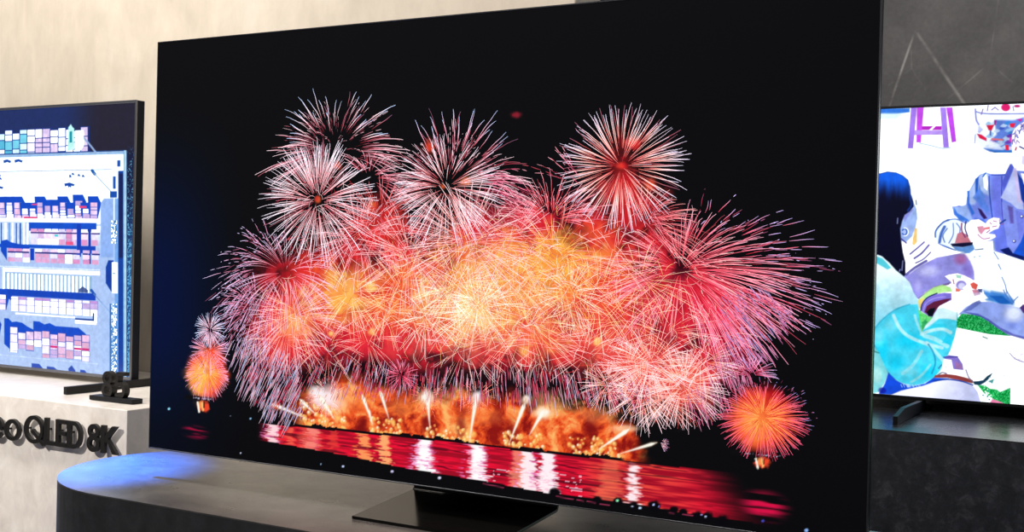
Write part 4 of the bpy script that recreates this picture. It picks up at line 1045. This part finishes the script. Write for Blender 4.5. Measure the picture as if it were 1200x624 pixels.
    P([(1106, 419), (1112, 416.5), (1122, 418), (1128, 427), (1129, 434), (1118, 433), (1114, 430)], (132, 116, 206), .8); P([(1106, 421), (1115, 422), (1117, 432), (1104, 429)], (250, 252, 255), .8); Ln([(1106, 419), (1122, 418.5)], 1.2, (50, 50, 150)); P([(1119, 424), (1126, 427), (1128, 433), (1120, 432)], (176, 110, 150), 1.2, .6)
    P([(1096, 440), (1108, 438.6), (1120, 440), (1132, 443), (1140, 446), (1140, 449.5), (1126, 447), (1110, 443), (1094, 443)], (150, 62, 60), .8); Ln([(1099, 440), (1104, 437), (1109, 438)], 1.2, (100, 90, 120)); Ln([(1132, 434), (1135, 442), (1139, 447)], 1.6, (120, 110, 160), .8, .7)
    P([(1044, 463), (1056, 458), (1066, 456), (1080, 453), (1094, 448), (1108, 444.6), (1122, 445.6), (1134, 449), (1141, 453), (1146, 460), (1150, 474), (1100, 470), (1040, 466)], (226, 229, 252), .9, 1, False, None, (198, 205, 248), (1100, 446, 1138, 470)); Ln([(1094, 447), (1110, 445), (1126, 447), (1140, 451.5)], 1.4, (24, 70, 180))
    P([(1140, 447.5), (1147, 447), (1152, 446), (1157, 441), (1163, 437.6), (1160, 443), (1155, 448), (1148, 452), (1142, 451)], (16, 56, 80), .8); P([(1158, 447), (1165, 444.5), (1163, 450)], (30, 130, 130), .8, .8)
    P([(1146, 452), (1154, 452), (1160, 456), (1168, 457), (1172, 460), (1184, 455), (1183.6, 476), (1172, 474), (1162, 467), (1154, 462)], (10, 172, 74), .9); mk = (px > 1146) & (px < 1184) & (py > 450) & (cv.rgb[..., 1] > .5) & (cv.rgb[..., 0] < .3)
    cv.over((70, 214, 130), mk * sm(.55, .7, n)); cv.over((0, 120, 50), mk * sm(.42, .3, n) * .8)
    for _ in range(26): Bl(random.uniform(1149, 1162), random.uniform(458, 470), 1.2, 1.1, random.choice([(250, 252, 255), (60, 130, 150), (250, 252, 255)]), .9)
    P([(1159, 474), (1163, 468), (1172, 471), (1180, 475)], (240, 130, 175), .8)
    for _ in range(30): Bl(random.uniform(1152, 1184), random.uniform(438, 457), .9, .8, random.choice([(190, 225, 225), (250, 252, 255), (210, 215, 225)]), .8)
    tex = (fbm(cv.X * 55, cv.Z * 55, 4, .6) - .5) * .22 + (fbm(cv.X * 16 + 9, cv.Z * 16, 3) - .5) * .22
    cv.rgb *= (1 + tex * (1 - sm(.70, .9, cv.rgb.min(-1))))[..., None]
    return cv.arrays(lambda c: c * (1 + .6 * sm(.55, .95, c.min(-1))[..., None]))



# ------------------------------------------------------------------ the room
FLOOR = -0.90
bm = bmesh.new(); box(bm, -6, 5, -5, 4.0, FLOOR - 0.1, FLOOR)
tag(link('floor', bm, M['floor']), kind='structure')
WALL_X = float(hit(674, 3.5, 1, 1.42)[0])
bm = bmesh.new(); box(bm, -6, WALL_X, 1.42, 1.62, FLOOR, 2.7, 0.003, 1)
tag(link('wall_left', bm, M['plaster']), kind='structure')
bm = bmesh.new(); box(bm, -6, 5, 2.62, 2.8, FLOOR, 2.7)
tag(link('wall_right', bm, M['marble']), kind='structure')

# ------------------------------------------------------------------ main counter: a slab with a round end
TOPZ = -0.078


def stadium(x_end, r_in=0.0, n=40):
    yc, r, xc = 0.140, 0.377 - r_in, -0.872
    pts = [(xc + r * math.cos(a), yc + r * math.sin(a)) for a in np.linspace(math.pi / 2, 3 * math.pi / 2, n)]
    return pts + [(x_end, yc - r), (x_end, yc + r)]


ctr = empty('display_counter', (0.2, 0.14, FLOOR))
tag(ctr, 'dark grey stone display counter with a rounded left end, under the largest television', 'counter')
bm = bmesh.new(); prism(bm, stadium(2.4), 'z', FLOOR, TOPZ - 0.0035)
cb = link('body', bm, M['dark_side'], ctr)
bm = bmesh.new(); prism(bm, stadium(2.4), 'z', TOPZ - 0.0035, TOPZ, 0.0009)
link('top', bm, M['dark_top'], ctr)

# ------------------------------------------------------------------ main television
TVW, TVH = 1.8775, 1.0748
tv = empty('television', (0, 0.14, TOPZ))
tag(tv, 'largest television, thin black frame, showing red and gold fireworks over water', 'television')
bm = bmesh.new(); box(bm, -TVW / 2, TVW / 2, 0.0005, 0.0185, 0, TVH, 0.0012)
link('housing', bm, M['bezel'], tv)
# thin metal rim around the panel
bm = bmesh.new()
for a in ((-TVW / 2 - .0006, -TVW / 2 + .0022, -.0004, TVH + .0004), (TVW / 2 - .0022, TVW / 2 + .0006, -.0004, TVH + .0004)):
    box(bm, a[0], a[1], -0.0010, 0.007, a[2], a[3], 0.0003, 1)
for a in ((-.0006, .0020), (TVH - .0020, TVH + .0006)):
    box(bm, -TVW / 2 + .0023, TVW / 2 - .0023, -0.0010, 0.007, a[0], a[1], 0.0003, 1)
link('rim', bm, M['steel'], tv)
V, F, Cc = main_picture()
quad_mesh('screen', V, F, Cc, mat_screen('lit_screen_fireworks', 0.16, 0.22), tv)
# bent plate foot
prof = []
zf, zb = TOPZ + 0.0005, TOPZ + 0.022
up = 0.006
for k in range(9):
    a = math.radians(-90 + 90 * k / 8)
    prof.append((0.158 + 0.012 * math.cos(a), zb + 0.014 + 0.012 * math.sin(a)))
prof = [(-0.085, zf + 0.0015)] + prof + [(0.172, 0.12), (0.166, 0.12)]
inner = []
for k in range(9):
    a = math.radians(0 - 90 * k / 8)
    inner.append((0.158 + 0.006 * math.cos(a), zb + 0.014 + 0.006 * math.sin(a)))
prof = prof[:-1] + [(0.164, 0.12)] + inner + [(-0.085, zf + 0.0070)]
prof[0] = (-0.085, zf)
bm = bmesh.new(); prism(bm, prof, 'x', -0.2, 0.2, 0.0010)
link('stand_plate', bm, M['plate'], tv)
bm = bmesh.new(); box(bm, -0.17, 0.17, 0.0185, 0.164, 0.035, 0.115, 0.006)
link('stand_bracket', bm, M['plastic'], tv)

# ------------------------------------------------------------------ left counter, lettering, television, size sign
LZ = -0.005
LX, LY = -1.574, 0.506
bm = bmesh.new(); box(bm, -4.6, LX, LY, 1.418, FLOOR, LZ - 0.001, 0.002)
tag(link('stone_plinth', bm, M['pale'], None, False, (-2.9, 0.95, FLOOR)), 'pale marbled stone plinth with black raised lettering, under the left television', 'plinth')

sg = empty('raised_lettering', (-1.95, LY - 0.012, -0.155))
tag(sg, 'raised black letters reading Neo QLED 8K on the pale stone plinth', 'lettering')
y0, y1 = LY - 0.025, LY - 0.013
ZB, ZT = -0.152, -0.060
SW = 0.0138
ZM = (ZB + ZT) / 2


PINS = iter([((-2.345, -.11), (-2.283, -.11)), ((-2.228, -.118),), ((-2.146, -.118),), ((-2.0435, -.106), (-1.9585, -.106)), ((-1.9375, -.1),), ((-1.880, -.1),), ((-1.825, -.1),), ((-1.705, -.106),), ((-1.659, -.1),)])


def letter(name, build):
    bm = bmesh.new(); build(bm)
    for x, z in next(PINS): box(bm, x - .003, x + .003, y1 - 0.001, LY + .001, z - .003, z + .003)
    # stand-off pins reach the stone
    bm.verts.ensure_lookup_table()
    bmesh.ops.recalc_face_normals(bm, faces=bm.faces)
    xs = [v.co.x for v in bm.verts]
    return link(name, bm, M['letter'], sg)


def S(bm, path, w=SW, closed=False, dy=0.0): stroke3d(bm, path, w, y0 + dy, y1, closed)


def bN(bm):
    x = -2.345
    S(bm, [(x, ZB), (x, ZT)]); S(bm, [(x + .062, ZB), (x + .062, ZT)]); S(bm, [(x, ZT - .004), (x + .062, ZB + .004)], SW, False, .0004)


def be(bm):
    cx, cz, r = -2.198, ZB + .034, .030
    S(bm, ell(cx, cz, r, r + .002, 8, 325, 30)); S(bm, [(cx - r, cz), (cx + r + .004, cz)], .013, False, .0004)


def bo(bm): S(bm, ell(-2.113, ZB + .034, .033, .031, 0, 360, 40), SW, True)


def bQ(bm):
    S(bm, ell(-2.001, ZM, .0425, .0415, 0, 360, 48), SW, True)
    S(bm, [(-2.010, ZM - .004), (-1.948, ZB - .002)], SW, False, .0004)


def bL(bm): prism(bm, [(-1.946, ZT), (-1.929, ZT), (-1.929, ZB + SW), (-1.890, ZB + SW), (-1.890, ZB), (-1.946, ZB)], 'y', y0, y1)


def bE(bm):
    x, xa = -1.889, -1.835
    prism(bm, [(x, ZT), (xa, ZT), (xa, ZT - SW), (x + .018, ZT - SW), (x + .018, ZM + SW / 2), (xa - .003, ZM + SW / 2), (xa - .003, ZM - SW / 2),
               (x + .018, ZM - SW / 2), (x + .018, ZB + SW), (xa, ZB + SW), (xa, ZB), (x, ZB)], 'y', y0, y1)


def bD(bm):
    x = -1.825
    a = ell(-1.799, ZM, .029, (ZT - ZB - SW) / 2, -90, 90, 24)
    S(bm, [(x - .0, a[0][1])] + a + [(x, a[-1][1])])
    S(bm, [(x, ZB), (x, ZT)], .0175, False, .0004)


def b8(bm):
    S(bm, ell(-1.705, ZB + .027, .0225, .0205, 0, 360, 36), .0155, True)
    S(bm, ell(-1.705, ZT - .024, .0195, .0165, 0, 360, 36), .0155, True, .0004)


def bK(bm):
    x = -1.659
    S(bm, [(x, ZB), (x, ZT)], .019)
    prism(bm, [(x + .009, ZM - .010), (x + .009, ZM + .012), (-1.617, ZT), (-1.594, ZT), (-1.634, ZM + .003), (-1.590, ZB), (-1.613, ZB), (x + .022, ZM - .008)], 'y', y0 + .0004, y1)


for nm, fn in (('letter_n', bN), ('letter_e', be), ('letter_o', bo), ('letter_q', bQ), ('letter_l', bL), ('letter_e', bE),
               ('letter_d', bD), ('digit_eight', b8), ('letter_k', bK)):
    letter(nm, fn)
# television on the left plinth
LTX = -2.076
lt = empty('television', (LTX - TVW / 2, 1.0, LZ))
tag(lt, 'left television in a grey metal frame showing an aerial view of a container port', 'television')
z0, z1 = 0.020, 0.020 + TVH
x0, x1 = LTX - TVW, LTX
RW = 0.011
bm = bmesh.new(); box(bm, x0 + .001, x1 - .001, 0.984, 1.022, z0 + .001, z1 - .001, 0.002)
link('housing', bm, M['bezel'], lt)
bm = bmesh.new()
box(bm, x0, x0 + RW, 0.979, 0.985, z0, z1, .001, 1); box(bm, x1 - RW * .8, x1, 0.979, 0.985, z0, z1, .001, 1)
box(bm, x0 + RW, x1 - RW * .8, 0.979, 0.985, z1 - RW, z1, .001, 1); box(bm, x0 + RW, x1 - RW * .8, 0.979, 0.985, z0, z0 + RW, .001, 1)
link('frame', bm, M['frame_grey'], lt)
V, F, Cc = port_picture(x0 + RW, x1 - RW * .8, z0 + RW, z1 - RW, 0.9825)
quad_mesh('screen', V, F, Cc, mat_screen('lit_screen_port', 0.2, 0.5), lt)


def bar_foot(x, t, ya, yb, z0, neck_y, neck_z, parent, h=0.029):
    bm = bmesh.new()
    prism(bm, [(ya, z0), (yb, z0), (yb, z0 + h * .95), (ya, z0 + h * .95)], 'x', x - t / 2, x + t / 2, 0.0012)
    f = link('foot', bm, M['plastic'], parent)
    return f


bar_foot(-2.052, 0.018, 0.655, 1.30, LZ + .0005, 1.0, .03, lt)
bar_foot(-3.80, 0.018, 0.655, 1.30, LZ + .0005, 1.0, .03, lt)
for xx in (-2.115, -3.80):
    bm = bmesh.new(); box(bm, xx - .012, xx + .012, 1.0225, 1.045, LZ + .027, .12, .002)
    box(bm, xx - .012, xx + (.07 if xx > -3 else .012), 0.99, 1.021, LZ + .010, .0215, .001)
    link('neck', bm, M['plastic'], lt)

# small 85 size sign
ss = empty('size_sign', (-1.77, 0.635, LZ))
tag(ss, 'small black freestanding sign of the number 85 on a bar base, on the pale plinth', 'sign')
bm = bmesh.new(); box(bm, -1.878, -1.668, 0.612, 0.660, LZ + .0005, LZ + .0165, .0012)
link('base', bm, M['plastic'], ss)
dy0, dy1 = 0.622, 0.646
bm = bmesh.new()
stroke3d(bm, ell(-1.803, LZ + .0165 + .0225, .0205, .0205, 0, 360, 36), .0125, dy0, dy1, True)
stroke3d(bm, ell(-1.803, LZ + .0165 + .0635, .0175, .0175, 0, 360, 36), .0125, dy0 + .0004, dy1 - .0004, True)
link('digit_eight', bm, M['letter'], ss)
bm = bmesh.new()
a = ell(-1.742, LZ + .0165 + .0245, .0205, .0225, -150, 140, 30)
stroke3d(bm, a, .0125, dy0, dy1)
zz = LZ + .0165
prism(bm, [(-1.764, zz + .044), (-1.758, zz + .088), (-1.719, zz + .088), (-1.719, zz + .076), (-1.748, zz + .076), (-1.751, zz + .040)], 'y', dy0 + .0004, dy1 - .0004)
link('digit_five', bm, M['letter'], ss)

# ------------------------------------------------------------------ right counter and television
RZ = -0.005
rc = empty('stone_counter', (1.8, 2.17, FLOOR))
tag(rc, 'near-black stone counter on the right under the television showing people on grass', 'counter')
bm = bmesh.new(); box(bm, -0.3, 4.2, 1.726, 2.617, FLOOR, RZ - .0035, 0.0003, 1)
link('body', bm, M['black_stone'], rc)
bm = bmesh.new(); box(bm, -0.3, 4.2, 1.726, 2.617, RZ - .003, RZ, 0.0009)
link('top', bm, M['black_top'], rc)

RX0 = 0.335
ry = 2.30
rz0 = 0.0395; rz1 = rz0 + TVH + 0.012
rt = empty('television', (RX0 + TVW / 2, ry + .02, RZ))
tag(rt, 'right television with a thin black frame showing people sitting on grass', 'television')
bm = bmesh.new(); box(bm, RX0, RX0 + TVW, ry + .002, ry + .03, rz0, rz1, .002)
link('housing', bm, M['bezel'], rt)
bm = bmesh.new()
for a in ((RX0, RX0 + .009, rz0, rz1), (RX0 + TVW - .009, RX0 + TVW, rz0, rz1)): box(bm, a[0], a[1], ry - .002, ry + .006, a[2], a[3], .0008, 1)
for a in ((rz0, rz0 + .011), (rz1 - .009, rz1)): box(bm, RX0 + .009, RX0 + TVW - .009, ry - .002, ry + .006, a[0], a[1], .0008, 1)
link('frame', bm, M['plastic'], rt)
V, F, Cc = people_picture(RX0 + .009, RX0 + TVW - .009, rz0 + .011, rz1 - .009, ry + .001)
quad_mesh('screen', V, F, Cc, mat_screen('lit_screen_people', 0.2, 0.5), rt)
for xx in (0.588, 1.975):
    bm = bmesh.new()
    zb = RZ + .0005
    prism(bm, [(1.87, zb), (1.90, zb), (2.20, zb + .004), (2.47, zb), (2.50, zb), (2.50, zb + .006), (2.37, zb + .022), (2.345, zb + .032),
               (2.345, .14), (2.331, .14), (2.331, .0385), (2.255, .0385), (1.99, zb + .046), (1.87, zb + .028)], 'x', xx - .008, xx + .008, .001)
    link('foot', bm, M['plastic'], rt)

# ------------------------------------------------------------------ light
scene.world = bpy.data.worlds.new('world')
scene.world.use_nodes = True
bg = scene.world.node_tree.nodes['Background']
bg.inputs[0].default_value = C8(200, 205, 215)
bg.inputs[1].default_value = 0.13


def area(name, loc, look, sx, sy, power, c):
    d = bpy.data.lights.new(name, 'AREA')
    d.shape = 'RECTANGLE'; d.size = sx; d.size_y = sy; d.energy = power; d.color = c[:3]
    o = bpy.data.objects.new(name, d); col.objects.link(o)
    o.location = loc
    o.rotation_euler = (Vector(look) - Vector(loc)).to_track_quat('-Z', 'Y').to_euler()
    return o


def spot(name, loc, look, power, c, ang=60, blend=0.6, rad=0.05):
    d = bpy.data.lights.new(name, 'SPOT')
    d.energy = power; d.color = c[:3]; d.spot_size = math.radians(ang); d.spot_blend = blend; d.shadow_soft_size = rad
    o = bpy.data.objects.new(name, d); col.objects.link(o)
    o.location = loc
    o.rotation_euler = (Vector(look) - Vector(loc)).to_track_quat('-Z', 'Y').to_euler()
    return o


WARM = C8(255, 247, 238)
area('ceiling_panel_left', (-2.7, -0.2, 2.6), (-2.5, 1.2, 0.6), 2.8, 0.8, 98, WARM)
area('ceiling_panel_middle', (0.2, -0.6, 2.6), (-0.2, 1.4, 0.5), 1.6, 0.5, 34, WARM)
area('ceiling_panel_right', (2.4, 0.6, 2.6), (2.4, 2.6, 0.6), 1.6, 0.5, 18, C8(240, 244, 255))
spot('track_spot_letters', (-2.4, -1.9, 1.9), (-2.2, 0.5, -0.25), 430, WARM, 40, 0.8, 0.04)
spot('added_spot_blue', (-1.35, -0.02, 2.5), (-1.20, 0.0, -0.08), 6500, (0.03, 0.19, 1.0), 16.5, 0.9, 0.05)  # added unseen lamp, makes the blue glow on the counter's rounded end

area('ceiling_panel_front', (-0.6, -2.2, 2.6), (-0.8, 0.0, -0.4), 1.8, 0.6, 22, WARM)

scene.view_settings.view_transform = 'Standard'
scene.view_settings.look = 'None'
scene.view_settings.exposure = 0.0
scene.view_settings.gamma = 1.0
scene.view_settings.use_curve_mapping = False
